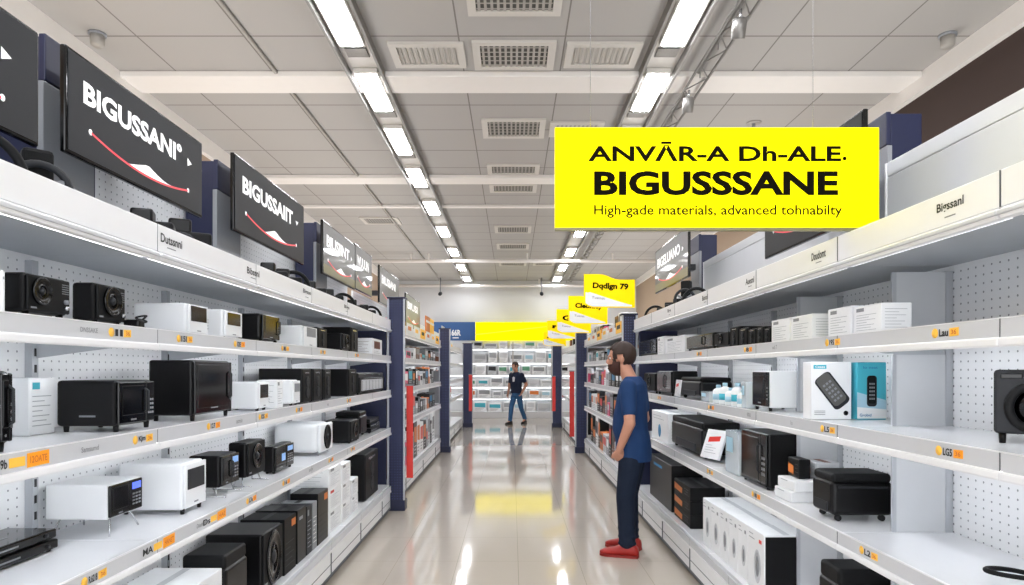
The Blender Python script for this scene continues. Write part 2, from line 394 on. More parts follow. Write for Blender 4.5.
# ---------------------------------------------------------------- shelving
LV = {'L': [0.30, 0.93, 1.35, 1.73], 'R': [0.30, 0.90, 1.345, 1.72]}
FRONT = {'L': 1.36, 'R': 1.37}
DEP = 0.50
SG = {'L': -1, 'R': 1}
ROT = {'L': PI / 2, 'R': -PI / 2}
def bay_tree(side, W, top, name='shelving_bay', pegtop=True, divider=False):
    """local frame: x along the run, front at y=-DEP, back at y=0"""
    t = thing(name, None, 'shelving bay')
    h = W / 2 - 0.0015
    MB().box(-h, h, -0.02, 0, 0.02, top, M['peg']).build('back_panel', t)
    b = MB().box(-h, h, -DEP + 0.01, -0.021, 0.26, 0.30, M['deck'], 0.004)
    b.box(-h, h, -DEP, -DEP + 0.03, 0.03, 0.27, M['white'], 0.004)
    b.box(-h, h, -DEP - 0.008, -DEP, 0.235, 0.285, M['rail']); b.box(-h, h, -DEP - 0.012, -DEP - 0.001, 0.215, 0.232, M['white'])
    b.box(-h, h, -DEP - 0.004, -DEP, 0.03, 0.05, M['seam']); b.box(-h, h, -DEP - 0.003, -DEP, 0.12, 0.124, M['seam'])
    b.box(-h, h, -DEP + 0.02, -DEP + 0.05, 0, 0.03, M['dark'])
    b.box(-0.0012, 0.0012, -DEP - 0.0085, -DEP, 0.03, 0.284, M['seam'])
    b.build('base_plinth', t)
    for L in LV[side][1:]:
        s = MB().box(-h, h, -DEP + 0.004, -0.021, L - 0.03, L, M['deck'], 0.003)
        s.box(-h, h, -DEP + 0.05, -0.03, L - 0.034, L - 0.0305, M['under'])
        so = s.build('shelf', t)
        r = MB().box(-h, h, -DEP - 0.006, -DEP + 0.003, L - 0.048, L + 0.004, M['rail'])
        r.box(-h, h, -DEP - 0.008, -DEP + 0.003, L + 0.004, L + 0.007, M['white'])
        r.box(-h, h, -DEP - 0.014, -DEP + 0.003, L - 0.075, L - 0.0485, M['white'], 0.006)
        r.box(h - 0.002, h, -DEP - 0.0066, -DEP, L - 0.048, L + 0.004, M['seam'])
        r.box(-h, h, -DEP + 0.0031, -DEP + 0.024, L - 0.0735, L - 0.0695, M['white'])  # plate added to stop the fill strip shining down on the floor
        r.build('price_rail', so)
        MB().box(-h + 0.02, h - 0.02, -DEP + 0.004, -DEP + 0.016, L - 0.066, L - 0.052, M['led']).build('shelf_light', so)  # unseen glowing strip added to brighten the shelf interior
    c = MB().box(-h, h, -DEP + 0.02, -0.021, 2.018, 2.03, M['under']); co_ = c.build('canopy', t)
    f = MB().box(-h, h, -DEP - 0.006, -DEP + 0.012, 2.035, 2.14, M['white'], 0.003)
    f.box(-h, h, -DEP - 0.014, -DEP + 0.019, 2.0, 2.034, M['white'], 0.01)
    f.box(-h, h, -DEP + 0.0, -DEP + 0.012, 2.031, 2.037, M['seam'])
    f.box(-h, h, -DEP - 0.02, -DEP - 0.006, 2.012, 2.026, M['rail'], 0.004)
    f.box(h - 0.002, h, -DEP - 0.0065, -DEP, 2.036, 2.139, M['seam'])
    f.build('fascia', co_)
    l = MB().box(-h + 0.02, h - 0.02, -DEP + 0.034, -DEP + 0.046, 2.009, 2.0175, M['led2' if side == 'L' else 'led3']); l.build('strip_light', co_)
    u = MB().box(h - 0.032, h, -0.05, -0.0205, 0.301, 1.995, M['metal'])
    for q in range(26): u.box(h - 0.022, h - 0.010, -0.0515, -0.05, 0.33 + q * 0.062, 0.36 + q * 0.062, M['slot'])
    u.build('upright', t)
    for L in LV[side][1:]:
        k = MB().prism([(0, 0), (-0.34, 0), (-0.36, -0.02), (0, -0.07)], 0.006, M['metal'], frame((h - 0.006, -0.051, L - 0.035), (0, 1, 0), (0, 0, 1)))
        k.build('bracket', t)
    if divider:
        d = MB()
        for a, b_ in zip([0.301] + [x + 0.001 for x in LV[side][1:]], [x - 0.076 for x in LV[side][1:]] + [1.99]):
            d.box(h - 0.004, h, -0.26, -0.052, a, b_, M['paperg'])
            d.box(h - 0.012, h + 0.0005, -0.275, -0.258, a, b_, M['metal'])
            for q in range(int((b_ - a) / 0.05)): d.box(h - 0.013, h - 0.012, -0.271, -0.262, a + 0.015 + q * 0.05, a + 0.04 + q * 0.05, M['slot'])
        d.build('divider_panel', t)
    return t

RUN_L = [(0.6 + k, 1.6 + k) for k in range(7)]
RUN_R = [(0.95 * k + 0.0, 0.95 * (k + 1)) for k in range(0, 8)]
BAYS = {'L': [], 'R': []}
bl = ['white pegboard shelving bay closest to the viewer on the left', 'left shelving bay holding the flat black disc player', 'left shelving bay holding the white wire-legged microwave with blue display', 'left shelving bay with three small black appliances on wire stands', 'left shelving bay with white stacked cartons on its bottom deck, under the third screen', 'left shelving bay with a row of black towers, last but one before the blue post', 'left shelving bay directly before the first blue post']
br = ['right shelving bay beside the viewer, out at the frame edge', 'right shelving bay holding the black washer', 'nearly empty right shelving bay with bare lower deck and pegboard', 'right shelving bay holding the boxed remotes and black case', 'right shelving bay holding the black oven with white side', 'right shelving bay with the clear and white bottles', 'right shelving bay beside the standing man', 'right shelving bay farthest down the first run, behind the man']
pl = bay_tree('L', 1.0, 2.62); pr = bay_tree('R', 0.95, 2.10, divider=True)
for side, run, proto, labs in (('L', RUN_L, pl, bl), ('R', RUN_R, pr, br)):
    for k, (a, b) in enumerate(run):
        loc = (SG[side] * (FRONT[side] + DEP), (a + b) / 2, 0)
        o = proto if k == 0 else dup(proto, loc)
        o.location = loc; o.rotation_euler = (0, 0, ROT[side]); o['label'] = labs[k]; o['group'] = 'shelving bays of the first %s run' % ('left' if side == 'L' else 'right')
        BAYS[side].append((a, b, o))
    print('bays', side, len(run))
for k, (a, b, o) in enumerate(BAYS['R']):
    if k not in (3, 4):      # only two of the bays have a dividing panel
        for ch in kids(o):
            if ch.name.startswith('divider_panel'): bpy.data.objects.remove(ch)
# unseen fill lights added over the neighbouring aisles to brighten the ceiling
for nm, x in (('left', -2.95), ('right', 3.0)):
    la = bpy.data.lights.new('uplight_' + nm, 'AREA'); la.shape = 'RECTANGLE'; la.size = 1.3; la.size_y = 24; la.energy = 150; la.color = (1, 0.98, 0.95)
    lo = bpy.data.objects.new('uplight_' + nm, la); COL.objects.link(lo); lo.location = (x, 10.5, 2.2); lo.rotation_euler = (PI, 0, 0)
bpy.context.view_layer.update()
def bay_at(side, z):
    for a, b, o in BAYS[side]:
        if a <= z < b: return a, b, o
    return BAYS[side][-1]
def shelf_of(bay, side, lev):
    L = [c for c in bay.children if c.name.startswith('shelf')]
    return sorted(L, key=lambda c: max(v[2] for v in c.bound_box))[lev - 1]
def price(side, lev, px, txt=None, plate='orange', big=False, plain=None):
    X = FRONT[side]; z = F * X / abs(CX - px); a, b, bay = bay_at(side, z)
    lx = (z - (a + b) / 2) * (1 if side == 'L' else -1)
    L = LV[side][lev] - 0.022
    X_ = lambda x, dz=0: frame((x, -DEP - 0.0066, L + dz), (1, 0, 0), (0, 0, 1))
    m = MB()
    if plate == 'none':
        m.text(txt, 0.09, 0.022, M['grey'], X_(lx), 0.01, stretch=False)
    elif big:
        m.text(txt, 0.07, 0.026, M['dark'], X_(lx - 0.10), 0.02)
        m.prism([(-0.03, -0.013), (0.03, -0.013), (0.03, 0.013), (-0.03, 0.013)], 0.001, M['amber'], X_(lx - 0.028) @ Matrix.Translation((0, 0, 0.001)))
        m.prism([(-0.045, -0.021), (0.045, -0.019), (0.045, 0.021), (-0.045, 0.019)], 0.001, M['orange'], X_(lx + 0.055) @ Matrix.Translation((0, 0, 0.0012)))
        m.text(plain or '12OATE', 0.07, 0.02, M['oprint'], X_(lx + 0.055), 0.02, lift=0.0022)
    else:
        m.lathe([(0.016, 0), (0.016, 0.001), (0, 0.001)], M['amber'], X_(lx - 0.05), 10)
        m.text(txt or '165', 0.045, 0.024, M['dark'], X_(lx - 0.006), 0.03)
        m.prism([(-0.022, -0.014), (0.022, -0.012), (0.022, 0.014), (-0.022, 0.012)], 0.001, M[plate], X_(lx + 0.045) @ Matrix.Translation((0, 0, 0.0012)))
        m.text('36', 0.026, 0.015, M['oprint'], X_(lx + 0.045), 0.02, lift=0.0022)
    o = m.build('price_tag', shelf_of(bay, side, lev))
for a in ((3, 87, 'DNSSAKE', 'none'), (3, 118, 'II', 'amber'), (3, 183, '15I', 'amber'), (3, 238, '12E', 'orange'), (3, 284, '85', 'amber'), (3, 322, '19', 'amber'), (3, 356, '25', 'orange'),
          (2, 88, 'Samsumd', 'none'), (2, 141, 'KJm', 'amber'), (2, 212, '127', 'orange'), (2, 238, 'asmio', 'none'), (2, 262, '125', 'amber'), (2, 298, '18', 'orange'), (2, 327, 'wia', 'none'), (2, 348, '62', 'orange'),
          (1, 92, 'R.6218', 'amber'), (1, 200, 'Diaonsin', 'none'), (1, 250, 'L7e', 'orange'), (1, 285, '16', 'orange'), (1, 310, 'asume', 'none'), (1, 330, '21', 'orange'), (1, 352, '9', 'orange')):
    price('L', *a)
price('L', 2, 22, 'TUS9b', big=True); price('L', 1, 160, 'MA', big=True, plain='HANET'); price('L', 1, 215, 'Ds', big=True, plain='HAE')
for a in ((3, 947, 'Lau', 'amber'), (3, 834, '195', 'amber'), (3, 776, 'wd 7', 'none'), (3, 749, '8', 'orange'), (3, 700, '8', 'orange'),
          (2, 951, 'LG5', 'orange'), (2, 829, 'L5', 'amber'), (2, 793, '1s', 'none'), (2, 750, 'esu', 'none'), (2, 712, '8', 'orange'), (2, 660, '7', 'orange'),
          (1, 757, '18', 'orange'), (1, 711, '25', 'amber'), (1, 870, 'L2', 'amber')):
    price('R', *a)
def fascia_text(side, px, t, w=0.2, h=0.035):
    X = FRONT[side]; z = F * X / abs(CX - px); a, b, bay = bay_at(side, z)
    lx = (z - (a + b) / 2) * (1 if side == 'L' else -1)
    can = [c for c in bay.children if c.name.startswith('canopy')][0]
    m = MB().text(t, w, h, M['dark'], frame((lx, -DEP - 0.0063, 2.092), (1, 0, 0), (0, 0, 1)), 0.02)
    m.box(lx - w * 0.2, lx + w * 0.2, -DEP - 0.0067, -DEP - 0.0062, 2.058, 2.062, M['grey'])
    m.build('fascia_lettering', can)
for px, t in ((170, 'Dutssnni'), (252, 'Bibssni'), (306, 'Bigssn'), (346, 'Bigs')): fascia_text('L', px, t, 0.17)
for px, t, ww in ((952, 'Bigssanl', 0.13), (820, 'Doudomt', 0.14), (751, 'Auesnl', 0.14), (706, 'Buonsl', 0.14), (670, 'Bigs', 0.12)): fascia_text('R', px, t, ww, 0.036)

# end panels, blue posts, rear posts, backboards
def blue_post(x0, x1, y, h, label, red=None):
    t = thing('blue_post', label, 'post', ((x0 + x1) / 2, y, 0))
    w_ = (x1 - x0) / 2
    MB().box(-w_ + 0.02, w_ - 0.02, 0.01, 0.15, 0.1, h, M['perf'], 0.004).build('column', t)
    MB().box(-w_, w_, 0, 0.16, 0, 0.12, M['navyd'], 0.006).build('foot', t)
    for s in (-1, 1):
        a, b = sorted((s * w_, s * (w_ - 0.02)))
        MB().box(a, b, 0, 0.02, 0.12, h, M['metal'], 0.003).build('edge_strip', t)
    MB().box(-w_ - 0.004, w_ + 0.004, -0.004, 0.164, h, h + 0.02, M['navyd'], 0.004).build('cap', t)
    return t
blue_post(-1.40, -1.20, 7.62, 2.38, 'tall navy post ending the first left run, nearest of the left posts')
blue_post(-1.40, -1.18, 13.0, 2.36, 'navy post between the second and third left runs')
blue_post(-1.36, -1.08, 18.7, 2.3, 'navy post ending the far left shelves before the back wall')
blue_post(1.24, 1.42, 7.68, 2.2, 'tall navy post ending the first right run behind the standing man')
blue_post(1.20, 1.44, 12.9, 2.32, 'navy post between the second and third right runs')
blue_post(1.10, 1.38, 18.7, 2.3, 'navy post ending the far right shelves before the back wall')
def red_banner(x, y, z0, z1, label, w=0.09):
    t = thing('red_banner', label, 'banner', (x, y, z0))
    MB().box(-w / 2, w / 2, -0.006, 0.006, 0, z1 - z0, M['red'], 0.003).build('panel', t)
    MB().box(-w / 2 - 0.008, w / 2 + 0.008, -0.01, 0.01, z1 - z0, z1 - z0 + 0.02, M['grey']).build('top_clip', t)
red_banner(-1.165, 7.75, 0.35, 1.40, 'tall narrow red banner fixed to the nearest left blue post', 0.075)
red_banner(-1.14, 18.688, 0.45, 1.45, 'narrow red banner on the farthest left post', 0.09)
red_banner(1.15, 13.05, 0.30, 1.55, 'narrow red banner on the middle right post', 0.09)
red_banner(1.15, 18.690, 0.45, 1.40, 'narrow red banner on the farthest right post', 0.09)
for x0, x1, y, lab in ((-1.86, -1.41, 7.63, 'navy end panel closing the first left run'), (1.43, 1.87, 7.64, 'navy end panel closing the first right run')):
    t = thing('end_panel', lab, 'panel', ((x0 + x1) / 2, y, 0))
    w_ = (x1 - x0) / 2
    MB().box(-w_, w_, 0, 0.03, 0.0, 2.12, M['navyd'], 0.003).build('board', t)
    MB().box(-w_, w_, -0.004, 0.034, 2.12, 2.14, M['metal']).build('top_edge', t)
def rear_post(side, y, h, w_, label):
    zb = 2.031 if side == 'L' else 0.0
    t = thing('rear_post', label, 'post', (SG[side] * (FRONT[side] + DEP + (-0.115 if side == 'L' else 0.095)), y, 0))
    MB().box(-0.08, 0.08, -w_ / 2, w_ / 2, zb, h, M['navyd'], 0.006).build('column', t)
    s = -SG[side]
    a, b = sorted((s * 0.08, s * 0.105))
    MB().box(a, b, -w_ / 2 - 0.01, w_ / 2 + 0.01, h - 0.16, h + 0.005, M['navyd'], 0.004).build('head_plate', t)
    MB().box(a, b, -w_ / 2 - 0.02, w_ / 2 - 0.05, 2.15, h - 0.165, M['grey'], 0.003).build('cover_plate', t)
rear_post('L', 2.56, 2.76, 0.32, 'navy rear post rising between the two nearest left screens')
rear_post('L', 3.98, 2.75, 0.36, 'navy rear post left of the second large screen')
rear_post('L', 5.90, 2.82, 0.36, 'navy rear post left of the paired screens')
rear_post('R', 3.52, 2.86, 0.26, 'navy rear post just behind the right end of the big yellow sign')
rear_post('R', 6.95, 2.93, 0.34, 'navy rear post beside the grey right-hand screen')
def backboard(y0, y1, z1, label):
    t = thing('backboard', label, 'panel', (1.86, (y0 + y1) / 2, 2.105))
    w_ = (y1 - y0) / 2
    MB().box(-0.012, 0.012, -w_, w_, 0, z1 - 2.105 - 0.075, M['rail'], 0.003).build('lower_board', t)
    MB().box(-0.012, 0.012, -w_, w_, z1 - 2.105 - 0.071, z1 - 2.105, M['rail'], 0.003).build('top_board', t)
    MB().box(-0.016, 0.012, w_ + 0.001, w_ + 0.016, 0, z1 - 2.105, M['white'], 0.002).build('end_cap', t)
backboard(0.0, 3.35, 2.60, 'long plain grey backboard on top of the near right shelving')
backboard(3.72, 6.55, 2.62, 'plain grey backboard on the right between the two navy rear posts')
backboard(7.15, 7.6, 2.42, 'low white backboard at the far end of the first right run')
# ---------------------------------------------------------------- screens above the shelving
def screen(side, z0, z1, zb, zt, label, text, style='dark', X=1.55, olive=False, tri=1, dot=True):
    """flat display panel facing the aisle; local front is -Y"""
    W_, H_ = z1 - z0, zt - zb
    t = thing('display_screen', label, 'screen', (SG[side] * X, (z0 + z1) / 2, zb), ROT[side])
    MB().box(-W_ / 2, W_ / 2, -0.02, 0.002, 0, H_, M['blackg'], 0.006).build('frame', t)
    p = MB().box(-W_ / 2 + 0.012, W_ / 2 - 0.012, -0.0225, -0.0202, 0.012, H_ - 0.012, M[style]); panel = p.build('panel', t)
    Fm = frame((0, -0.0226, H_ / 2), (1, 0, 0), (0, 0, 1))
    g = MB().text(text, W_ * 0.70, H_ * 0.23, M['graph'], Fm @ Matrix.Translation((-W_ * 0.06, H_ * 0.16, 0)), 0.035)
    if dot:
        g.prism([(W_ * 0.345, H_ * 0.07), (W_ * 0.345, H_ * 0.17), (W_ * 0.385, H_ * 0.12)] if tri else [(W_ * 0.34, H_ * 0.16), (W_ * 0.385, H_ * 0.16), (W_ * 0.36, H_ * 0.09)][::-1], 0.0006, M['graph'], Fm @ Matrix.Translation((0, 0, 0.001)))
    g.build('lettering', panel)
    # swoosh: thin red line with a white sail rising from it
    c = MB(); pts = []
    for i in range(25):
        u = i / 24.0
        pts.append((-W_ * 0.37 + W_ * 0.72 * u, H_ * (-0.20 - 0.5025 * u + 0.4625 * u * u)))
    up = [(x, y + H_ * 0.012) for x, y in pts]; dn = [(x, y - H_ * 0.012) for x, y in pts]
    for i in range(24):
        c.add([(up[i][0], up[i][1], 0.0012), (dn[i][0], dn[i][1], 0.0012), (dn[i + 1][0], dn[i + 1][1], 0.0012), (up[i + 1][0], up[i + 1][1], 0.0012)], [(0, 1, 2, 3)], M['gred'], False, Fm)
    sail = pts[8:20]; top = []
    for i, (x, y) in enumerate(sail):
        u = i / 11.0
        hgt = (u / 0.42) if u < 0.42 else max(0, 1 - ((u - 0.42) / 0.58)) ** 1.5
        top.append((x, y + H_ * 0.12 * hgt + H_ * 0.012))
    for i in range(11):
        c.add([(sail[i][0], sail[i][1] + 0.001, 0.0009), (sail[i + 1][0], sail[i + 1][1] + 0.001, 0.0009), (top[i + 1][0], top[i + 1][1], 0.0009), (top[i][0], top[i][1], 0.0009)], [(0, 1, 2, 3)], M['graph'], False, Fm)
    for q in (0, -1):
        c.lathe([(H_ * 0.03, 0.0006), (0, 0.0018)], M['graph'], Fm @ Matrix.Translation((pts[q][0], pts[q][1], 0)), 10)
    c.build('swoosh', panel)
    if olive:
        MB().box(-W_ / 2 + 0.013, W_ / 2 - 0.013, -0.0232, -0.0226, 0.014, H_ * 0.2, M['olive']).build('lower_band', panel)  # olive reflection painted along the foot of the panel
    bx = 0.26 if side == 'L' else -0.26
    MB().box(bx - 0.06, bx + 0.06, 0.002, 0.284, H_ * 0.42, H_ * 0.55, M['dark'], 0.005).build('wall_bracket', t)
    return t
screen('L', 1.12, 2.20, 2.30, 2.67, 'dark screen cut off by the left picture edge, white star and lettering', 'BIGUSSAN', dot=True)
screen('L', 2.33, 3.36, 2.33, 2.70, 'big dark screen reading BIGUSSANI, second from the left edge', 'BIGUSSANI\u00b0')
screen('L', 3.74, 5.00, 2.35, 2.78, 'dark screen reading BIGUSSAIIT with a red swoosh, in the middle of the left wall', 'BIGUSSAIIT', tri=0)
screen('L', 5.50, 6.62, 2.36, 2.80, 'grey screen with olive lower band, left one of the touching pair', 'BIUSIINT', 'screen2', olive=True)
screen('L', 6.63, 7.42, 2.37, 2.82, 'narrower grey screen with olive lower band, right one of the touching pair', 'WUUUIN', 'screen2', olive=True, dot=False)
screen('L', 7.85, 9.2, 2.36, 2.80, 'grey screen just past the first left blue post', 'BIUSIANI', 'screen2', dot=False)
screen('L', 9.80, 11.3, 2.22, 2.70, 'pale sage green screen farthest along the left shelving', 'BIUSI', 'screen3', olive=True, dot=False)
screen('R', 2.96, 4.12, 2.25, 2.72, 'dark screen partly hidden behind the big yellow sign', 'BIGUSSANI')
screen('R', 5.90, 7.26, 2.39, 2.84, 'grey screen with olive band on the right, past the yellow sign', 'BIGELUANO', 'screen2', olive=True)

# ---------------------------------------------------------------- the big hanging yellow sign
zs = 2.80
sx0, sx1, sz0, sz1 = (555 - CX) * zs / F, (879 - CX) * zs / F, EYE + (HY - 229.5) * zs / F, EYE + (HY - 127.5) * zs / F
W_, H_ = sx1 - sx0, sz1 - sz0
t = thing('promotion_sign', 'big bright yellow sign reading ANVAR-A Dh-ALE. BIGUSSSANE in black letters', 'sign', ((sx0 + sx1) / 2, zs, sz0))
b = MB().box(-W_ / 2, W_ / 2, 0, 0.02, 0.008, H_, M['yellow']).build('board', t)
MB().box(-W_ / 2, W_ / 2, -0.002, 0.022, -0.004, 0.0075, M['olive']).build('lower_edge', t)
def sgn_text(s, px0, px1, py0, py1, bold):
    k = zs / F
    o = MB().text(s, (px1 - px0) * k, (py1 - py0) * k, M['ink'], frame((((px0 + px1) / 2 - CX) * k - (sx0 + sx1) / 2, -0.0005, EYE + (HY - (py0 + py1) / 2) * k - sz0), (1, 0, 0), (0, 0, 1)), bold)
    return o
sgn_text('ANV\u0100R-A Dh-ALE', 588, 841, 141.5, 161.5, 0.028).build('headline', b)
MB().lathe([(0.008, 0), (0.008, 0.001), (0.004, 0.001), (0.004, 0)], M['ink'], frame(((844.5 - CX) * zs / F - (sx0 + sx1) / 2, -0.0005, EYE + (HY - 158.5) * zs / F - sz0), (1, 0, 0), (0, 0, 1)), 16).build('full_stop', b)
sgn_text('BIGUSSSANE', 594, 838, 171, 195.5, 0.036).build('brand_line', b)
sgn_text('High-gade materials, advanced tohnabilty', 594, 842, 205, 218, 0.014).build('strap_line', b)
MB().box(W_ / 2 - 0.12, W_ / 2 - 0.06, 0.021, 0.14, H_ * 0.62, H_ * 0.80, M['dark'], 0.004).build('mounting_bracket', t)
for k in (-0.52, 0.40):
    MB().tube([(k, 0.011, H_), (k, 0.011, HC - sz0)], 0.0009, M['silver'], 5).build('suspension_wire', t)

# ---------------------------------------------------------------- waving yellow flag signs along the right
def flag(px0, px1, py0, py1, z, words, label):
    k = z / F; w_ = (px1 - px0) * k; h = (py1 - py0) * k
    t = thing('flag_sign', label, 'sign', ((px0 + px1) / 2 * k - CX * k, z, EYE + (HY - py1) * k))
    N = 20
    def top(u): return h * (1 - 0.03 - 0.16 * (0.5 - 0.5 * math.cos(PI * min(1, max(0, (u - 0.3) / 0.4)))))
    def bot(u): return h * (0.0 + 0.14 * max(0, 1 - u / 0.2) ** 2)
    pts = [(-w_ / 2 + w_ * i / N, bot(i / N)) for i in range(N + 1)] + [(w_ / 2 - w_ * i / N, top(1 - i / N)) for i in range(N + 1)]
    Fm = frame((0, 0, 0), (1, 0, 0), (0, 0, 1))
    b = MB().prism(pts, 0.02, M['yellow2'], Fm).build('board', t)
    lo = [(-w_ / 2 + w_ * (0.03 + 0.91 * i / N), bot(0.03 + 0.91 * i / N) + h * 0.03) for i in range(N + 1)]
    hi = [(-w_ / 2 + w_ * (0.03 + 0.91 * i / N), h * (0.07 + 0.42 * (1 - i / N) ** 1.1 * (1 if i > 1 else 0.9))) for i in range(N + 1)]
    c = MB().prism(lo + hi[::-1], 0.0005, M['pwhite'], Fm @ Matrix.Translation((0, 0, 0.0012)))
    c.text('Tueost', w_ * 0.26, h * 0.07, M['grey'], Fm @ Matrix.Translation((-w_ * 0.22, h * 0.28, 0.0013)) @ Matrix.Rotation(-0.1, 4, 'Z'), 0.01)
    c.build('white_swash', b)
    MB().text(words, w_ * 0.70, h * 0.22, M['ink'], Fm @ Matrix.Translation((w_ * 0.02, h * 0.60, 0.001)) @ Matrix.Rotation(-0.04, 4, 'Z'), 0.045).build('lettering', b)
    MB().box(w_ / 2 - 0.03, w_ / 2 - 0.005, 0.021, 0.10, h * 0.15, h * 0.6, M['navyd'], 0.003).build('arm', t)
    return t
flag(584, 635, 273, 307.5, 7.45, 'Dqdlgn 79', 'nearest waving yellow flag sign, reading like Design 79')
flag(568.5, 607.5, 295, 324, 9.8, 'Cleonley', 'second waving yellow flag sign, partly behind the nearest')
flag(556.5, 591, 308.5, 333, 11.6, 'Gina', 'third waving yellow flag sign along the right shelves')
flag(547, 578, 320, 339, 13.6, 'Fley', 'fourth waving yellow flag sign along the right shelves')
flag(543, 566, 331, 346, 16.6, 'Flon', 'farthest and lowest waving yellow flag sign')

# ---------------------------------------------------------------- banners and display on the back wall
k = 22.4 / F
def wall_banner(px0, px1, py0, py1, m, label, name):
    t = thing(name, label, 'banner', (((px0 + px1) / 2 - CX) * k, 22.4, EYE + (HY - py1) * k))
    w_ = (px1 - px0) * k; h = (py1 - py0) * k
    MB().box(-w_ / 2, w_ / 2, 0, 0.06, 0, h, m).build('board', t)
    return t, w_, h
t, w_, h = wall_banner(475.5, 582, 322, 340.5, M['yellow'], 'long plain yellow banner above the back wall display', 'yellow_banner')
MB().prism([(-w_ * 0.5, h * 0.30), (w_ * 0.45, h * 0.93), (w_ * 0.45, h * 0.955), (-w_ * 0.5, h * 0.33)], 0.002, M['amber'], frame((0, -0.004, 0), (1, 0, 0), (0, 0, 1))).build('crease_line', t)
t, w_, h = wall_banner(432, 475, 322, 340.5, M['bluebanner'], 'blue banner with white 166R lettering left of the yellow banner', 'blue_banner')
MB().text('166R', w_ * 0.26, h * 0.34, M['pwhite'], frame((w_ * 0.04, -0.001, h * 0.42), (1, 0, 0), (0, 0, 1)), 0.04).build('lettering', t)
MB().box(w_ * -0.02, w_ * 0.12, -0.003, -0.001, h * 0.12, h * 0.17, M['pwhite']).build('underline', t)
t = thing('wall_display', 'tall white lit display shelving across the back wall', 'shelving', (0, 22.3, 0))
MB().box(-2.6, 2.6, 0.3, 0.36, 0, 2.56, M['pwhite']).build('back_panel', t)
MB().box(-2.6, 2.6, -0.12, 0.29, 0, 0.22, M['rail'], 0.01).build('base', t)
DSH = [0.22, 0.66, 1.04, 1.42, 1.82, 2.28]
for L in DSH[1:]:
    s = MB().box(-2.6, 2.6, -0.02, 0.295, L - 0.035, L, M['white'])
    so = s.build('shelf', t)
    MB().box(-2.55, 2.55, -0.019, 0.02, L - 0.05, L - 0.0355, M['strip']).build('strip_light', so)
for x in (-2.6, -1.3, 0.03, 1.3, 2.6):
    MB().box(x - 0.02, x + 0.02, -0.03, -0.021, 0.22, 2.5, M['ventw']).build('upright', t)

# ---------------------------------------------------------------- small goods (shared meshes, one object each)
PAL = ['pwhite', 'paper', 'paperg', 'grey', 'dark', 'black', 'blue', 'red', 'oprint', 'pink', 'green', 'teal', 'brown', 'amber']
NICE = dict(pwhite='white', paper='pale', paperg='light grey', grey='grey', dark='charcoal', black='black', blue='blue', red='red', oprint='orange', pink='pink', green='green', teal='teal', brown='brown', ipale='grey', amber='amber', pale='pale blue')
GM = {}
def pack_mesh(colr, patch, wi, hi):
    kx = (colr, patch, wi, hi)
    if kx in GM: return GM[kx]
    m = MB().box(-wi / 2, wi / 2, -0.11, 0.11, 0, hi, M[colr], 0.004, 1)
    Fm = frame((0, -0.1102, 0), (1, 0, 0), (0, 0, 1))
    m.prism([(-wi * 0.4, hi * 0.45), (wi * 0.4, hi * 0.40), (wi * 0.4, hi * 0.86), (-wi * 0.4, hi * 0.86)], 0.0004, M[patch], Fm @ Matrix.Translation((0, 0, 0.0006)))
    for q in range(3):
        m.prism([(-wi * 0.36, hi * (0.10 + q * 0.1)), (wi * (0.1 + 0.1 * q), hi * (0.10 + q * 0.1)), (wi * (0.1 + 0.1 * q), hi * (0.13 + q * 0.1)), (-wi * 0.36, hi * (0.13 + q * 0.1))], 0.0004, M['grey' if colr not in ('grey', 'dark', 'black') else 'paperg'], Fm @ Matrix.Translation((0, 0, 0.0006)))
    # blister tab / tuck flap along the top
    m.box(-wi * 0.3, wi * 0.3, -0.02, 0.0, hi, hi + 0.012, M[colr])
    GM[kx] = m.mesh('pack'); return GM[kx]
def pack(loc, rz, colr, patch, wi, hi, label, group, depth=None):
    o = bpy.data.objects.new('boxed_pack', pack_mesh(colr, patch, wi, hi)); COL.objects.link(o)
    o.location = loc; o.rotation_euler = (0, 0, rz)
    if depth: o.scale = (1, depth / 0.22, 1)
    return tag(o, label, 'box', group)
rs = random.Random(11)
SHN = ['bottom deck', 'second shelf', 'third shelf', 'fourth shelf', 'top']
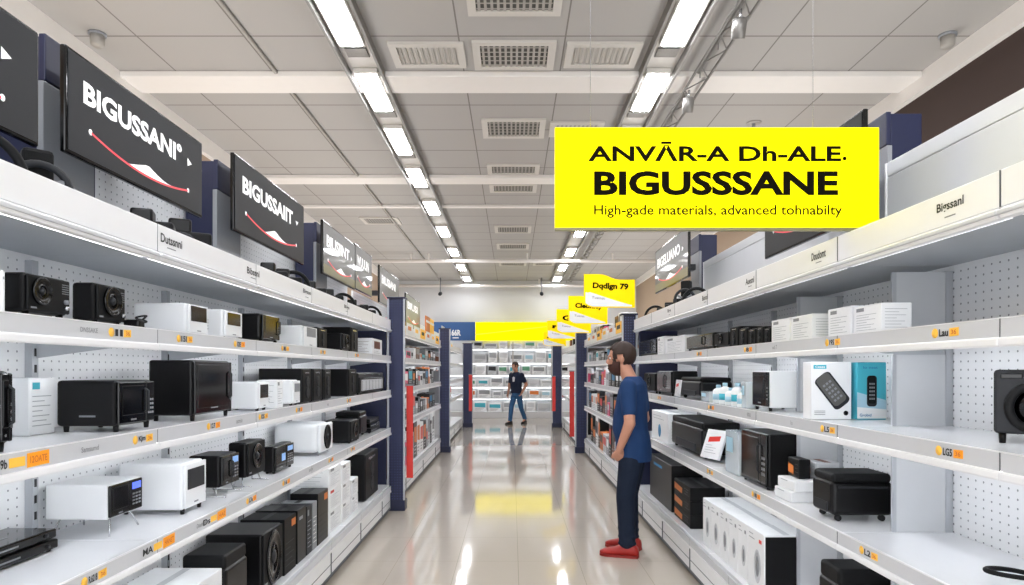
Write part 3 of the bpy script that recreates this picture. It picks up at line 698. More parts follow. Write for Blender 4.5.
def fill_run(side, y0, y1, n, runname, weights):
    protos = bay_tree(side, (y1 - y0) / 3, 2.5 if side == 'L' else 2.2)
    for kx in range(3):
        a = y0 + (y1 - y0) / 3 * kx; b = a + (y1 - y0) / 3
        loc = (SG[side] * (FRONT[side] + DEP), (a + b) / 2, 0)
        o = protos if kx == 0 else dup(protos, loc)
        o.location = loc; o.rotation_euler = (0, 0, ROT[side])
        o['label'] = 'white shelving bay, %s of three in the %s' % (('nearest', 'middle', 'farthest')[kx], runname); o['group'] = 'shelving bays in the ' + runname
    Ls = LV[side] + [2.143]
    for li, L in enumerate(Ls):
        top = (Ls[li + 1] - L - 0.09) if li < 3 else (0.2 if li == 3 else 0.22)
        z = y0 + 0.12; i = 0
        while z < y1 - 0.3 and i < n:
            wi = rs.choice((0.2, 0.26, 0.32, 0.38)); hi = round(top * rs.choice((0.55, 0.72, 0.85, 0.95)), 3)
            c = rs.choice(weights); p = rs.choice([q for q in ('paperg', 'grey', 'dark', 'black', 'paper', 'grey', 'dark', 'grey', 'black', 'red', 'oprint', 'blue', 'pwhite', 'teal', 'paperg') if q != c])
            if li == 4 and side == 'L' and z > 11.1: break
            if li == 4 and rs.random() < 0.45: z += 0.5; continue
            xx = SG[side] * (FRONT[side] + 0.17) if li < 4 else SG[side] * (FRONT[side] + 0.19)
            zz = L + 0.0015 if li < 4 else 2.031
            if li == 4: hi = 0.165 if side == 'L' else hi + 0.11
            pack((xx, z + wi / 2, zz), ROT[side], c, p, wi, round(hi, 3), '%s pack with %s print, %s along the %s of the %s' % (NICE[c], NICE[p], ORD[i], SHN[li], runname), 'boxed packs in the ' + runname)
            z += wi + rs.choice((0.015, 0.03, 0.06)); i += 1
CW = ['pwhite', 'paper', 'paperg', 'grey', 'dark', 'black', 'black', 'dark', 'grey', 'paperg', 'black', 'oprint', 'pink', 'paper', 'brown', 'dark']
fill_run('L', 7.86, 12.9, 14, 'second left run', CW)
fill_run('R', 7.96, 12.8, 14, 'second right run', CW)
fill_run('L', 13.3, 18.6, 7, 'third left run', CW)
fill_run('R', 13.3, 18.6, 7, 'third right run', CW)
RN = ['bottom row', 'second row up', 'third row up', 'fourth row up', 'fifth row up', 'top row']
for r in range(6):
    hgt = (DSH[r + 1] - DSH[r] - 0.06) if r < 5 else 0.24
    x = -1.62; i = 0
    while x < 1.5:
        wi = rs.choice((0.3, 0.36, 0.44)); hh = round(hgt * rs.choice((0.7, 0.85, 0.95)), 2)
        c = rs.choice(['pwhite', 'paper', 'pwhite', 'paper', 'paperg', 'pwhite', 'paper']); p = rs.choice(['paperg', 'grey', 'paperg', 'green', 'grey', 'paperg', 'oprint', 'teal', 'dark', 'pale', 'paperg', 'ipale'])
        if not any(x - 0.0 < u < x + wi for u in ()):
            pack((x + wi / 2, 22.3 + 0.14, DSH[r] + 0.0015), 0, c, p, wi, hh, '%s pack, %s print, %s from left, %s of back wall display' % (NICE[c], NICE[p], ORD[i], RN[r]), 'packs on the back wall display')
        x += wi + 0.05; i += 1

# printed cards and toppers on the second and third runs
for side, y0, n in (('L', 8.0, 7), ('R', 8.3, 6), ('L', 13.6, 3)):
    for i in range(n):
        t = thing('fascia_card', 'small printed card %s along the fascia of the %s %s run' % (ORD[i], 'second' if y0 < 12 else 'third', 'left' if side == 'L' else 'right'), 'card', (SG[side] * (FRONT[side] - 0.012), y0 + 0.32 + i * 0.66, 2.05), ROT[side], 'cards on the far fascias')
        b = MB().box(-0.26, 0.26, -0.003, 0.003, 0, 0.14, M[('amber', 'paper', 'paper')[i % 3]]).build('card', t)
        MB().box(-0.18, 0.10, -0.0045, -0.0032, 0.05, 0.10, M[('dark', 'oprint', 'amber')[i % 3]]).build('print', b)
for (y, c, lab) in ((11.75, 'oprint', 'orange topper board on the far left shelving'), (12.35, 'amber', 'amber topper board between the orange one and a pale one'), (14.4, 'paperg', 'pale topper board farthest along the left shelving')):
    t = thing('topper_board', lab, 'sign', (-1.46, y, 2.0312), ROT['L'])
    b = MB().box(-0.27, 0.27, -0.01, 0.01, 0, 0.47, M[c], 0.004).build('board', t)
    MB().box(-0.27, 0.27, -0.013, -0.0102, 0.36, 0.40, M['paper']).build('stripe', b)

# ---------------------------------------------------------------- product kinds (local front is -Y, base at z=0, centred in x; y from -d/2 to d/2)
def FR(x, y, z): return frame((x, y, z), (1, 0, 0), (0, 0, 1))
def SF(s, x, y, z): return frame((x, y, z), (0, s, 0), (0, 0, 1))
def feet(t, w, d, hl, m='black', r=0.011):
    for sx in (-1, 1):
        for sy in (-1, 1):
            MB().lathe([(r * 0.8, 0), (r, hl + 0.004)], M[m], Matrix.Translation((sx * (w / 2 - r - 0.012), sy * (d / 2 - r - 0.012), 0)), 10).build('foot', t)
def wire_legs(t, w, d, hl):
    for sx in (-1, 1):
        for sy in (-1, 1):
            MB().tube([(sx * (w / 2 - 0.05), sy * (d / 2 - 0.03), hl + 0.002), (sx * (w / 2 - 0.015), sy * (d / 2 - 0.012), 0.003)], 0.004, M['silver'], 6).build('leg', t)
def wire_stand(t, w, d, hl):
    m = MB()
    m.tube([(-w / 2, -d / 2 + 0.03, 0.004), (-w / 2 + 0.02, -d / 2 + 0.04, hl), (w / 2 - 0.02, -d / 2 + 0.04, hl), (w / 2, -d / 2 + 0.03, 0.004)], 0.004, M['silver'], 6)
    m.tube([(-w / 2, d / 2 - 0.03, 0.004), (-w / 2 + 0.02, d / 2 - 0.04, hl), (w / 2 - 0.02, d / 2 - 0.04, hl), (w / 2, d / 2 - 0.03, 0.004)], 0.004, M['silver'], 6)
    for k in range(4):
        x = -w / 2 + 0.02 + (w - 0.04) * k / 3
        m.tube([(x, -d / 2 + 0.04, hl), (x, d / 2 - 0.04, hl)], 0.003, M['silver'], 6)
    for sx in (-1, 1): m.tube([(sx * w / 2, -d / 2 - 0.02, 0.004), (sx * w / 2, d / 2 - 0.03, 0.004)], 0.003, M['silver'], 6)
    m.build('wire_stand', t)
def k_microwave(t, w, d, h, s, o):
    body = o.get('body', 'black'); leg = o.get('leg', 0.022); lt = o.get('legs', 'feet')
    front = o.get('front', 'blackg')
    f = -d / 2
    MB().box(-w / 2, w / 2, f + 0.012, d / 2, leg, h, M[body], o.get('bev', 0.012), 3).build('casing', t)
    if o.get('side_mark'):
        MB().box(s * w / 2 - 0.0005, s * w / 2 + 0.0008, -0.03, 0.03, leg + (h - leg) * 0.2, leg + (h - leg) * 0.24, M['grey']).build('side_badge', t)
    cx = w * (0.5 - o.get('ctl', 0.28)) * 1.0
    x0, x1 = -w / 2 + 0.004, cx; c0, c1 = cx + 0.003, w / 2 - 0.004
    if o.get('mirror'): x0, x1, c0, c1 = -c1 if False else -w / 2 + 0.004 + (c1 - c0) + 0.003, w / 2 - 0.004, -w / 2 + 0.004, -w / 2 + 0.004 + (c1 - c0)
    dr = MB().box(x0, x1, f, f + 0.0115, leg + 0.006, h - 0.006, M[front], 0.004).build('door', t)
    ww, hh = x1 - x0, h - leg
    a = o.get('win', (0.1, 0.9, 0.22, 0.88))
    wx0, wx1, wz0, wz1 = x0 + ww * a[0], x0 + ww * a[1], leg + hh * a[2], leg + hh * a[3]
    MB().box(wx0, wx1, f - 0.003, f + 0.002, wz0, wz1, M[o.get('winmat', 'blackg')], min(0.02, (wz1 - wz0) * 0.25), 3).build('window', dr)
    if o.get('handle', True):
        MB().tube([(x1 - ww * 0.05, f, leg + hh * 0.25), (x1 - ww * 0.05, f - 0.014, leg + hh * 0.3), (x1 - ww * 0.05, f - 0.014, leg + hh * 0.75), (x1 - ww * 0.05, f, leg + hh * 0.8)], 0.0045, M[o.get('hmat', 'dark')], 6).build('handle', dr)
    cp = MB().box(c0, c1, f, f + 0.0115, leg + 0.006, h - 0.006, M[o.get('panel', front)], 0.004).build('control_panel', t)
    cw = c1 - c0; ccx = (c0 + c1) / 2
    if o.get('display'):
        MB().box(ccx - cw * 0.34, ccx + cw * 0.34, f - 0.0015, f + 0.001, leg + hh * 0.68, leg + hh * 0.88, M[o['display']]).build('display', cp)
    bt = MB()
    for r in range(4):
        for c in range(3):
            bx = ccx + (c - 1) * cw * 0.24; bz = leg + hh * (0.24 + 0.1 * r)
            bt.box(bx - cw * 0.08, bx + cw * 0.08, f - 0.0015, f + 0.001, bz - hh * 0.025, bz + hh * 0.025, M[o.get('btn', 'grey')])
    bt.build('button_set', cp)
    MB().box(x0 + ww * 0.42, x0 + ww * 0.62, f - 0.001, f + 0.001, leg + hh * 0.10, leg + hh * 0.135, M[o.get('btn', 'grey')]).build('badge', dr)
    if lt == 'feet' and leg > 0.004: feet(t, w, d, leg, o.get('fmat', 'black'))
    elif lt == 'wire': wire_legs(t, w, d, leg)
    elif lt == 'stand': wire_stand(t, w, d, leg)
def k_speaker(t, w, d, h, s, o):
    leg = o.get('leg', 0.02); body = o.get('body', 'black'); f = -d / 2; hh = h - leg
    MB().box(-w / 2, w / 2, f + 0.01, d / 2, leg, h, M[body], 0.012, 3).build('cabinet', t)
    bf = MB().box(-w / 2 + 0.005, w / 2 - 0.005, f, f + 0.0095, leg + 0.005, h - 0.005, M[o.get('front', 'blackm')], 0.004).build('baffle', t)
    r = min(w, hh) * o.get('r', 0.36); cx = w * o.get('ox', -0.1); cz = leg + hh * o.get('oz', 0.56)
    wf = MB().lathe([(r, 0), (r, 0.008), (r * 0.88, 0.010), (r * 0.84, 0.003), (r * 0.3, -0.003 + 0.004), (r * 0.3, 0.002)], M['blackg'], FR(cx, f - 0.0005, cz), 28, o.get('sx', 1), o.get('sy', 1)).build('woofer', bf)
    MB().lathe([(r * 0.3, 0.0022), (r * 0.22, 0.008), (0, 0.011)], M['dark'], FR(cx, f - 0.0005, cz), 16).build('dust_cap', wf)
    kx = o.get('knobs', 2)
    for q in range(kx):
        MB().lathe([(0.008, 0), (0.007, 0.010), (0, 0.010)], M['silver' if q == 0 else 'grey'], FR(w * 0.36, f, leg + hh * (0.2 + 0.16 * q)), 10).build('knob', bf)
    if kx:
        g = MB()
        for q in range(5): g.box(w * 0.28, w * 0.44, f - 0.001, f + 0.001, leg + hh * (0.58 + 0.06 * q), leg + hh * (0.60 + 0.06 * q), M['grey'])
        g.build('button_set', bf)
    MB().box(-w * 0.42, -w * 0.30, f - 0.001, f + 0.001, leg + hh * 0.10, leg + hh * 0.14, M['grey']).build('badge', bf)
    if leg > 0.004 and o.get('legs') != 'stand': feet(t, w, d, leg)
    if o.get('legs') == 'stand': wire_stand(t, w, d, leg)
def k_tower(t, w, d, h, s, o):
    f = -d / 2
    MB().box(-w / 2, w / 2, f + 0.008, d / 2, 0.006, h, M[o.get('body', 'black')], 0.006).build('cabinet', t)
    MB().box(-w / 2 + 0.01, w / 2 - 0.01, f + 0.02, d / 2 - 0.02, 0, 0.006, M['dark']).build('base', t)
    bf = MB().box(-w / 2 + 0.003, w / 2 - 0.003, f, f + 0.0075, 0.01, h - 0.004, M['blackm'], 0.003).build('baffle', t)
    r = min(w * 0.36, h * 0.16)
    for q in (0.3, 0.62):
        MB().lathe([(r, 0), (r, 0.006), (r * 0.82, 0.007), (r * 0.25, 0.001), (0, 0.005)], M['dark'], FR(0, f, h * q), 18).build('driver', bf)
    MB().box(-w * 0.25, w * 0.25, f - 0.001, f + 0.001, h * 0.86, h * 0.90, M['silver']).build('badge', bf)
def printed_lines(m, Fm, w, h, x0, x1, z0, z1, n, ink='ipale'):
    for q in range(n):
        z = z0 + (z1 - z0) * (q + 0.5) / n; L = (0.95, 0.7, 0.85, 0.5, 0.9, 0.6)[q % 6]; th = h * 0.007
        m.prism([(w * x0, h * z - th), (w * (x0 + (x1 - x0) * L), h * z - th), (w * (x0 + (x1 - x0) * L), h * z + th), (w * x0, h * z + th)], 0.0004, M[ink], Fm @ Matrix.Translation((0, 0, 0.0006)))
def k_carton(t, w, d, h, s, o):
    body = o.get('body', 'paper'); f = -d / 2
    MB().box(-w / 2, w / 2, f, d / 2, 0, h, M[body], o.get('bev', 0.003), 1).build('carton_body', t)
    Fm = FR(0, f - 0.0003, 0); S = SF(s, s * (w / 2 + 0.0003), 0, 0)
    ink = o.get('ink', 'ipale'); m = MB(); st = o.get('print', 'text')
    if st == 'text':
        printed_lines(m, Fm, w, h, -0.38, 0.38, 0.12, 0.72, 7, ink)
        m.prism([(-w * 0.38, h * 0.8), (-w * 0.1, h * 0.8), (-w * 0.1, h * 0.92), (-w * 0.38, h * 0.92)], 0.0004, M[o.get('logo', 'grey')], Fm @ Matrix.Translation((0, 0, 0.0006)))
    elif st == 'disc':
        r = min(w, h) * 0.3
        m.lathe([(r, 0.0), (r, 0.0012), (r * 0.82, 0.0012), (r * 0.82, 0.0006), (0, 0.0006)], M['paperg'], Fm @ Matrix.Translation((w * 0.1, h * 0.42, 0)), 24, 0.7, 1.25)
        m.lathe([(r * 0.7, 0.001), (0, 0.0014)], M['grey'], Fm @ Matrix.Translation((w * 0.1, h * 0.42, 0)), 20, 0.55, 1.1)
        printed_lines(m, Fm, w, h, -0.42, -0.05, 0.8, 0.94, 2, ink)
        m.prism([(w * 0.2, h * 0.82), (w * 0.36, h * 0.82), (w * 0.36, h * 0.88), (w * 0.2, h * 0.88)], 0.0004, M[o.get('logo', 'grey')], Fm @ Matrix.Translation((0, 0, 0.0006)))
    elif st == 'blank':
        m.prism([(-w * 0.3, h * 0.8), (w * 0.1, h * 0.8), (w * 0.1, h * 0.86), (-w * 0.3, h * 0.86)], 0.0004, M[ink], Fm @ Matrix.Translation((0, 0, 0.0006)))
    elif st == 'window':
        m.prism([(-w * 0.3, h * 0.4), (w * 0.3, h * 0.4), (w * 0.3, h * 0.85), (-w * 0.3, h * 0.85)], 0.0004, M[ink], Fm @ Matrix.Translation((0, 0, 0.0006)))
        printed_lines(m, Fm, w, h, -0.3, 0.3, 0.1, 0.3, 2, 'grey')
    elif st == 'dot':
        m.lathe([(min(w, h) * 0.22, 0.0), (min(w, h) * 0.22, 0.001), (0, 0.001)], M['blue'], Fm @ Matrix.Translation((0, h * 0.35, 0)), 20)
        printed_lines(m, Fm, w, h, -0.4, 0.3, 0.7, 0.9, 2, ink)
    elif st == 'label':
        m.prism([(w * 0.10, h * 0.80), (w * 0.46, h * 0.80), (w * 0.46, h * 0.93), (w * 0.10, h * 0.93)], 0.0004, M['oprint'], Fm @ Matrix.Translation((0, 0, 0.0006)))
        printed_lines(m, Fm, w, h, -0.42, 0.4, 0.1, 0.6, 5, 'dark')
    elif st == 'orange':
        m.prism([(-w * 0.48, h * 0.22), (w * 0.0, h * 0.14), (w * 0.02, h * 0.58), (-w * 0.48, h * 0.72)], 0.0004, M['oprint'], Fm @ Matrix.Translation((0, 0, 0.0006)))
        printed_lines(m, Fm, w, h, 0.15, 0.45, 0.2, 0.8, 3, 'grey')
    m.build('front_print', t)
    if o.get('sd', 'text') == 'text':
        q = MB(); printed_lines(q, S, d, h, -0.38, 0.38, 0.15, 0.85, 7, ink); q.build('side_print', t)
    elif o.get('sd') == 'dark':
        q = MB().prism([(-d * 0.47, h * 0.02), (d * 0.47, h * 0.02), (d * 0.47, h * 0.97), (-d * 0.47, h * 0.97)], 0.0004, M['blackm'], S @ Matrix.Translation((0, 0, 0.0006))); q.build('side_print', t)
    elif o.get('sd') == 'qr':
        q = MB(); printed_lines(q, S, d, h, -0.38, 0.38, 0.12, 0.66, 8, ink)
        q.prism([(-d * 0.36, h * 0.8), (-d * 0.05, h * 0.8), (-d * 0.05, h * 0.93), (-d * 0.36, h * 0.93)], 0.0004, M['teal'], S @ Matrix.Translation((0, 0, 0.0006))); q.build('side_print', t)
    tp = MB().box(-w * 0.48, w * 0.48, -0.018, 0.018, h, h + 0.0008, M[o.get('tape', 'paperg')]); tp.build('tape', t)
def k_player(t, w, d, h, s, o):
    n = o.get('n', 2); hh = (h - 0.008) / n
    for q in range(n):
        z = 0.008 + q * hh
        b = MB().box(-w / 2, w / 2, -d / 2 + 0.006 * q, d / 2, z, z + hh - 0.004, M['black' if q % 2 == 0 else 'blackg'], 0.006).build('deck', t)
        MB().box(-w * 0.45, w * 0.1, -d / 2 + 0.006 * q - 0.001, -d / 2 + 0.006 * q + 0.003, z + hh * 0.35, z + hh * 0.5, M['grey']).build('disc_slot', b)
        MB().lathe([(0.008, 0), (0.007, 0.006), (0, 0.006)], M['dark'], FR(w * 0.38, -d / 2 + 0.006 * q, z + hh * 0.45), 10).build('knob', b)
    MB().box(-w * 0.2, w * 0.2, -d * 0.1, -d * 0.08, h - 0.004, h - 0.0028, M['grey']).build('top_mark', t)
    feet(t, w, d, 0.008)
def k_case(t, w, d, h, s, o):
    leg = 0.028; body = o.get('body', 'black'); zc = leg + (h - leg) * 0.8
    MB().box(-w / 2, w / 2, -d / 2, d / 2, leg, zc, M[body], 0.02, 3).build('casing', t)
    MB().box(-w / 2 + 0.004, w / 2 - 0.004, -d / 2 + 0.006, d / 2 - 0.006, zc - 0.006, h, M['blackm'], 0.016, 3).build('lid', t)
    MB().box(-w * 0.32, w * 0.32, -d / 2 - 0.006, -d / 2 + 0.004, leg + 0.012, leg + (h - leg) * 0.3, M['dark'], 0.004).build('front_tray', t)
    MB().box(s * w / 2 - 0.004, s * w / 2 + 0.003, -d * 0.40, d * 0.40, leg + (h - leg) * 0.66, leg + (h - leg) * 0.70, M['dark'], 0.001).build('side_trim', t)
    for sx in (-1, 1):
        for sy in (-1, 1):
            c = MB().tube([(sx * (w / 2 - 0.03) - 0.008, sy * (d / 2 - 0.04), 0.014), (sx * (w / 2 - 0.03) + 0.008, sy * (d / 2 - 0.04), 0.014)], 0.014, M['slot'], 12)
            c.box(sx * (w / 2 - 0.03) - 0.005, sx * (w / 2 - 0.03) + 0.005, sy * (d / 2 - 0.04) - 0.006, sy * (d / 2 - 0.04) + 0.006, 0.014, leg + 0.004, M['grey']); c.build('castor', t)
def k_barrel(t, w, d, h, s, o):
    leg = 0.024
    MB().box(-w / 2, w / 2, -d / 2 + 0.02, d / 2, leg, h, M['pwhite'], min(w, h - leg) * 0.22, 5).build('casing', t)
    fr = MB().box(-w / 2 + 0.004, w / 2 - 0.004, -d / 2, -d / 2 + 0.03, leg + 0.004, h - 0.004, M['pwhite'], 0.014, 3).build('front_bezel', t)
    r = (h - leg) * 0.42
    wf = MB().lathe([(r, 0), (r, 0.008), (r * 0.86, 0.009), (r * 0.8, 0.003), (r * 0.3, 0.001), (0, 0.008)], M['blackm'], FR(0, -d / 2, leg + (h - leg) * 0.5), 28, min(1, w * 0.42 / r), 1).build('grille', fr)
    MB().lathe([(r * 0.3, 0.004), (0, 0.012)], M['dark'], FR(0, -d / 2, leg + (h - leg) * 0.5), 14, min(1, w * 0.42 / r), 1).build('dust_cap', wf)
    wire_legs(t, w * 0.9, d * 0.9, leg)
def k_washer(t, w, d, h, s, o):
    leg = 0.03
    MB().box(-w / 2, w / 2, -d / 2 + 0.012, d / 2, leg, h, M['blackm'], 0.012, 3).build('cabinet', t)
    fr = MB().box(-w / 2 + 0.003, w / 2 - 0.003, -d / 2, -d / 2 + 0.0115, leg + 0.003, h - 0.003, M['dark'], 0.005).build('front_panel', t)
    r = w * 0.38; cz = leg + (h - leg) * 0.42
    dr = MB().lathe([(r, 0), (r, 0.014), (r * 0.93, 0.020), (r * 0.72, 0.018), (r * 0.68, 0.004), (r * 0.68, 0.003)], M['blackm'], FR(0, -d / 2, cz), 36).build('door', t)
    MB().lathe([(r * 0.68, 0.005), (r * 0.5, 0.016), (r * 0.25, 0.022), (0, 0.024)], M['blackg'], FR(0, -d / 2, cz), 30).build('glass', dr)
    MB().box(-w * 0.42, -w * 0.16, -d / 2 - 0.003, -d / 2 + 0.003, leg + (h - leg) * 0.86, leg + (h - leg) * 0.94, M['blackg'], 0.004).build('detergent_drawer', fr)
    MB().lathe([(0.02, 0), (0.019, 0.012), (0.012, 0.014), (0, 0.014)], M['grey'], FR(w * 0.08, -d / 2, leg + (h - leg) * 0.89), 20).build('dial', fr)
    MB().box(w * 0.22, w * 0.42, -d / 2 - 0.002, -d / 2 + 0.003, leg + (h - leg) * 0.86, leg + (h - leg) * 0.93, M['blackg']).build('display', fr)
    feet(t, w, d, leg)
def k_bottle(t, w, d, h, s, o):
    r = min(w, d) / 2
    MB().lathe([(r * 0.92, 0), (r, 0.005), (r, h * 0.66), (r * 0.8, h * 0.76), (r * 0.4, h * 0.82), (r * 0.4, h * 0.85)], M['pwhite'], Matrix.Identity(4), 16).build('bottle_body', t)
    MB().lathe([(r * 0.45, h * 0.845), (r * 0.45, h * 0.97), (r * 0.38, h), (0, h)], M[o.get('cap', 'pale')], Matrix.Identity(4), 12).build('cap', t)
    MB().lathe([(r * 1.01, h * 0.2), (r * 1.01, h * 0.5)], M[o.get('lab', 'teal')], Matrix.Identity(4), 16).build('bottle_label', t)
def k_clearbox(t, w, d, h, s, o):
    MB().box(-w / 2, w / 2, -d / 2, d / 2, 0, h, M['clear'], 0.003).build('clear_case', t)
    MB().box(-w * 0.40, w * 0.40, -d * 0.40, d * 0.40, 0.004, h * 0.8, M['pwhite'], 0.01).build('contents', t)
    MB().box(-w * 0.42, w * 0.1, -d / 2 - 0.001, -d / 2, h * 0.5, h * 0.85, M[o.get('ink', 'pale')]).build('front_print', t)
def k_board(t, w, d, h, s, o):
    """flat leaflet or book leaning back"""
    th = 0.018; a = o.get('lean', 0.3)
    X = Matrix.Rotation(-a, 4, 'X')
    MB().box(-w / 2, w / 2, -th / 2, th / 2, 0, h, M['pwhite'], 0.003, X=X).build('cover', t)
    m = MB(); Fm = X @ FR(0, -th / 2 - 0.0004, 0)
    m.prism([(-w * 0.3, h * 0.55), (w * 0.3, h * 0.62), (w * 0.3, h * 0.8), (-w * 0.3, h * 0.73)], 0.0004, M['red'], Fm @ Matrix.Translation((0, 0, 0.0005)))
    printed_lines(m, Fm, w, h, -0.35, 0.3, 0.15, 0.5, 4)
    m.build('cover_print', t)
def k_toaster(t, w, d, h, s, o):
    leg = 0.014; f = -d / 2
    MB().box(-w / 2, w / 2, f + 0.01, d / 2, leg, h, M['black'], 0.012, 3).build('casing', t)
    dr = MB().box(-w / 2 + 0.004, w / 2 - 0.004, f, f + 0.0095, leg + 0.004, h - (h - leg) * 0.22, M['blackm'], 0.003).build('door', t)
    gl = MB().box(-w * 0.43, w * 0.43, f - 0.001, f + 0.003, leg + (h - leg) * 0.1, leg + (h - leg) * 0.66, M['paperg']); gl.build('glass', dr)
    rk = MB()
    for q in range(7): rk.box(-w * 0.4 + q * w * 0.13, -w * 0.4 + q * w * 0.13 + 0.006, f - 0.002, f, leg + (h - leg) * 0.12, leg + (h - leg) * 0.6, M['dark'])
    rk.build('rack_bars', dr)
    MB().tube([(-w * 0.35, f, h - (h - leg) * 0.27), (-w * 0.35, f - 0.014, h - (h - leg) * 0.27), (w * 0.35, f - 0.014, h - (h - leg) * 0.27), (w * 0.35, f, h - (h - leg) * 0.27)], 0.004, M['grey'], 6).build('handle', dr)
    for q in (-0.3, 0.0, 0.3): MB().lathe([(0.009, 0), (0.008, 0.01), (0, 0.01)], M['grey'], FR(w * q, f + 0.01, h - (h - leg) * 0.11), 10).build('knob', t)
    feet(t, w, d, leg)
KIND = dict(microwave=k_microwave, speaker=k_speaker, tower=k_tower, carton=k_carton, player=k_player, case=k_case, barrel=k_barrel, washer=k_washer, bottle=k_bottle, clearbox=k_clearbox, board=k_board, toaster=k_toaster)
def prod(side, lev, kind, name, cat, b, c, a, yt, label, inset=0.05, group=None, z_base=None, yb=None, dmin=0.08, dmax=0.40, **o):
    """near front corner column b, far front column c, back of the near side column a, top row yt at the near corner"""
    sg = SG[side]; Zs = LV[side][lev] if z_base is None else z_base
    Zs += 0.0012
    X = FRONT[side] + inset
    if yb is not None:
        z0 = F * (EYE - Zs) / (yb - HY); X = min(max(abs(CX - b) * z0 / F, FRONT[side] + 0.025), FRONT[side] + 0.33)
    z0 = F * X / abs(CX - b); z1 = F * X / abs(CX - c)
    xb = abs(CX - a) * z0 / F
    d = min(max(xb - X, dmin), dmax, FRONT[side] + DEP - 0.06 - X)
    hgt = EYE + (HY - yt) * z0 / F - Zs
    nxt = [l for l in LV[side] + [2.0] if l > LV[side][lev]][0] - (0.08 if lev < 3 else 0.025)
    hgt = min(hgt, nxt - Zs - 0.004)
    w_ = z1 - z0
    t = thing(name, label, cat, (sg * (X + d / 2), (z0 + z1) / 2, Zs), ROT[side], group)
    KIND[kind](t, w_, d, hgt, -1 if side == 'L' else 1, o)
    return t
# ---------------------------------------------------------------- products, left run: fourth level (above the eye line)
P = prod
P('L', 3, 'carton', 'carton', 'box', 2, 5.5, -20, 270, 'white carton cut off by the left edge, before the two radio speakers', print='blank')
P('L', 3, 'speaker', 'radio_speaker', 'speaker', 27, 71, 4, 271.5, 'larger black radio speaker with round cone and knobs on the upper left shelf', r=0.36, ox=-0.2)
P('L', 3, 'speaker', 'radio_speaker', 'speaker', 97, 126, 71, 282, 'smaller black radio speaker beside the white microwaves on the upper left shelf', inset=0.07, ox=0.0, r=0.4, knobs=1)
P('L', 3, 'microwave', 'microwave_oven', 'microwave', 189, 208, 133, 302.5, 'wider white microwave with dark screen, first of two together on upper left shelf', body='pwhite', front='pwhite', ctl=0.02, win=(0.08, 0.92, 0.42, 0.92), leg=0.008, handle=False, panel='pwhite', dmax=0.36)
P('L', 3, 'microwave', 'microwave_oven', 'microwave', 225.5, 242, 210, 309, 'narrower white microwave with dark window, second of two on upper left shelf', body='pwhite', front='pwhite', ctl=0.02, win=(0.1, 0.9, 0.45, 0.9), leg=0.012, handle=False, dmin=0.2)
P('L', 3, 'microwave', 'toaster_oven', 'oven', 263, 280, 242, 313, 'glossy black oven right of the white microwaves on the upper left shelf', front='blackg', win=(0.1, 0.95, 0.3, 0.95), dmin=0.2, bev=0.02, ctl=0.1)
P('L', 3, 'microwave', 'microwave_oven', 'microwave', 304, 317, 281, 325, 'long white appliance with small screen behind the black oven, upper left shelf', body='pwhite', front='pwhite', ctl=0.02, win=(0.2, 0.9, 0.5, 0.92), winmat='grey', handle=False, leg=0.006, dmin=0.25)
P('L', 3, 'tower', 'tower_speaker', 'speaker', 318.5, 327, 308, 327, 'slim black tower next to the long white appliance, upper left shelf', dmin=0.1, dmax=0.2)
P('L', 3, 'speaker', 'bookshelf_speaker', 'speaker', 343, 350, 328, 333, 'low black box speaker on the upper left shelf, in front of a taller one', r=0.4, ox=0, knobs=0, dmin=0.2)
P('L', 3, 'tower', 'tower_speaker', 'speaker', 351.5, 358, 344, 327, 'tall black speaker on the upper left shelf, last black one before the blue post', dmin=0.25)
P('L', 3, 'carton', 'carton', 'box', 372, 382, 359, 338, 'white carton with brown printed front, last thing on the upper left shelf', ink='brown', print='window', dmin=0.2)
g = thing('power_adapter', 'small black plug with coiled cord beside the smaller radio speaker', 'adapter', (-1.40, 2.52, LV['L'][3] + 0.001), 0)
MB().box(-0.03, 0.03, -0.022, 0.022, 0, 0.035, M['black'], 0.008).build('plug_body', g)
MB().tube([(0.012 * math.cos(q * 0.5) * (1 + q * 0.03), 0.012 * math.sin(q * 0.5) * (1 + q * 0.03) + 0.05, 0.005 + q * 0.002) for q in range(26)] + [(0, 0.02, 0.015)], 0.004, M['slot'], 6).build('cord', g)

# left run, third level
P('L', 2, 'microwave', 'coffee_machine', 'coffee machine', 1, 14, -40, 371, 'black appliance with silver details cut off by the left edge', dmin=0.25, btn='silver', ctl=0.4)
P('L', 2, 'carton', 'carton', 'box', 29, 55, 13, 378, 'white carton with teal square and fine print, left of the wide black microwave', print='text', sd='blank', logo='teal', inset=0.06, yb=436)
P('L', 2, 'microwave', 'microwave_oven', 'microwave', 118.5, 155, 56, 380.5, 'wide low black microwave next to the white carton with teal square', inset=0.08, ctl=0.26, side_mark=True, leg=0.022)
P('L', 2, 'microwave', 'oven', 'oven', 195, 232, 148, 360, 'largest black oven with glossy reflecting door on the left middle shelf', inset=0.05, ctl=0.06, win=(0.06, 0.94, 0.12, 0.92), leg=0.025, dmax=0.36)
P('L', 2, 'microwave', 'microwave_oven', 'microwave', 259.5, 269, 233, 382, 'small white microwave with dark window just right of the largest black oven', body='pwhite', front='pwhite', ctl=0.02, win=(0.05, 0.9, 0.4, 0.9), handle=False, leg=0.01, dmin=0.2)
P('L', 2, 'carton', 'carton', 'box', 277, 283, 269, 380, 'slim white carton between two small white appliances, left middle shelf', dmin=0.12, dmax=0.2)
P('L', 2, 'microwave', 'microwave_oven', 'microwave', 293, 300, 284, 380, 'small white appliance with grey square screen before the black towers', body='pwhite', front='pwhite', ctl=0.02, win=(0.2, 0.95, 0.5, 0.85), winmat='grey', handle=False, leg=0.008, dmin=0.16)
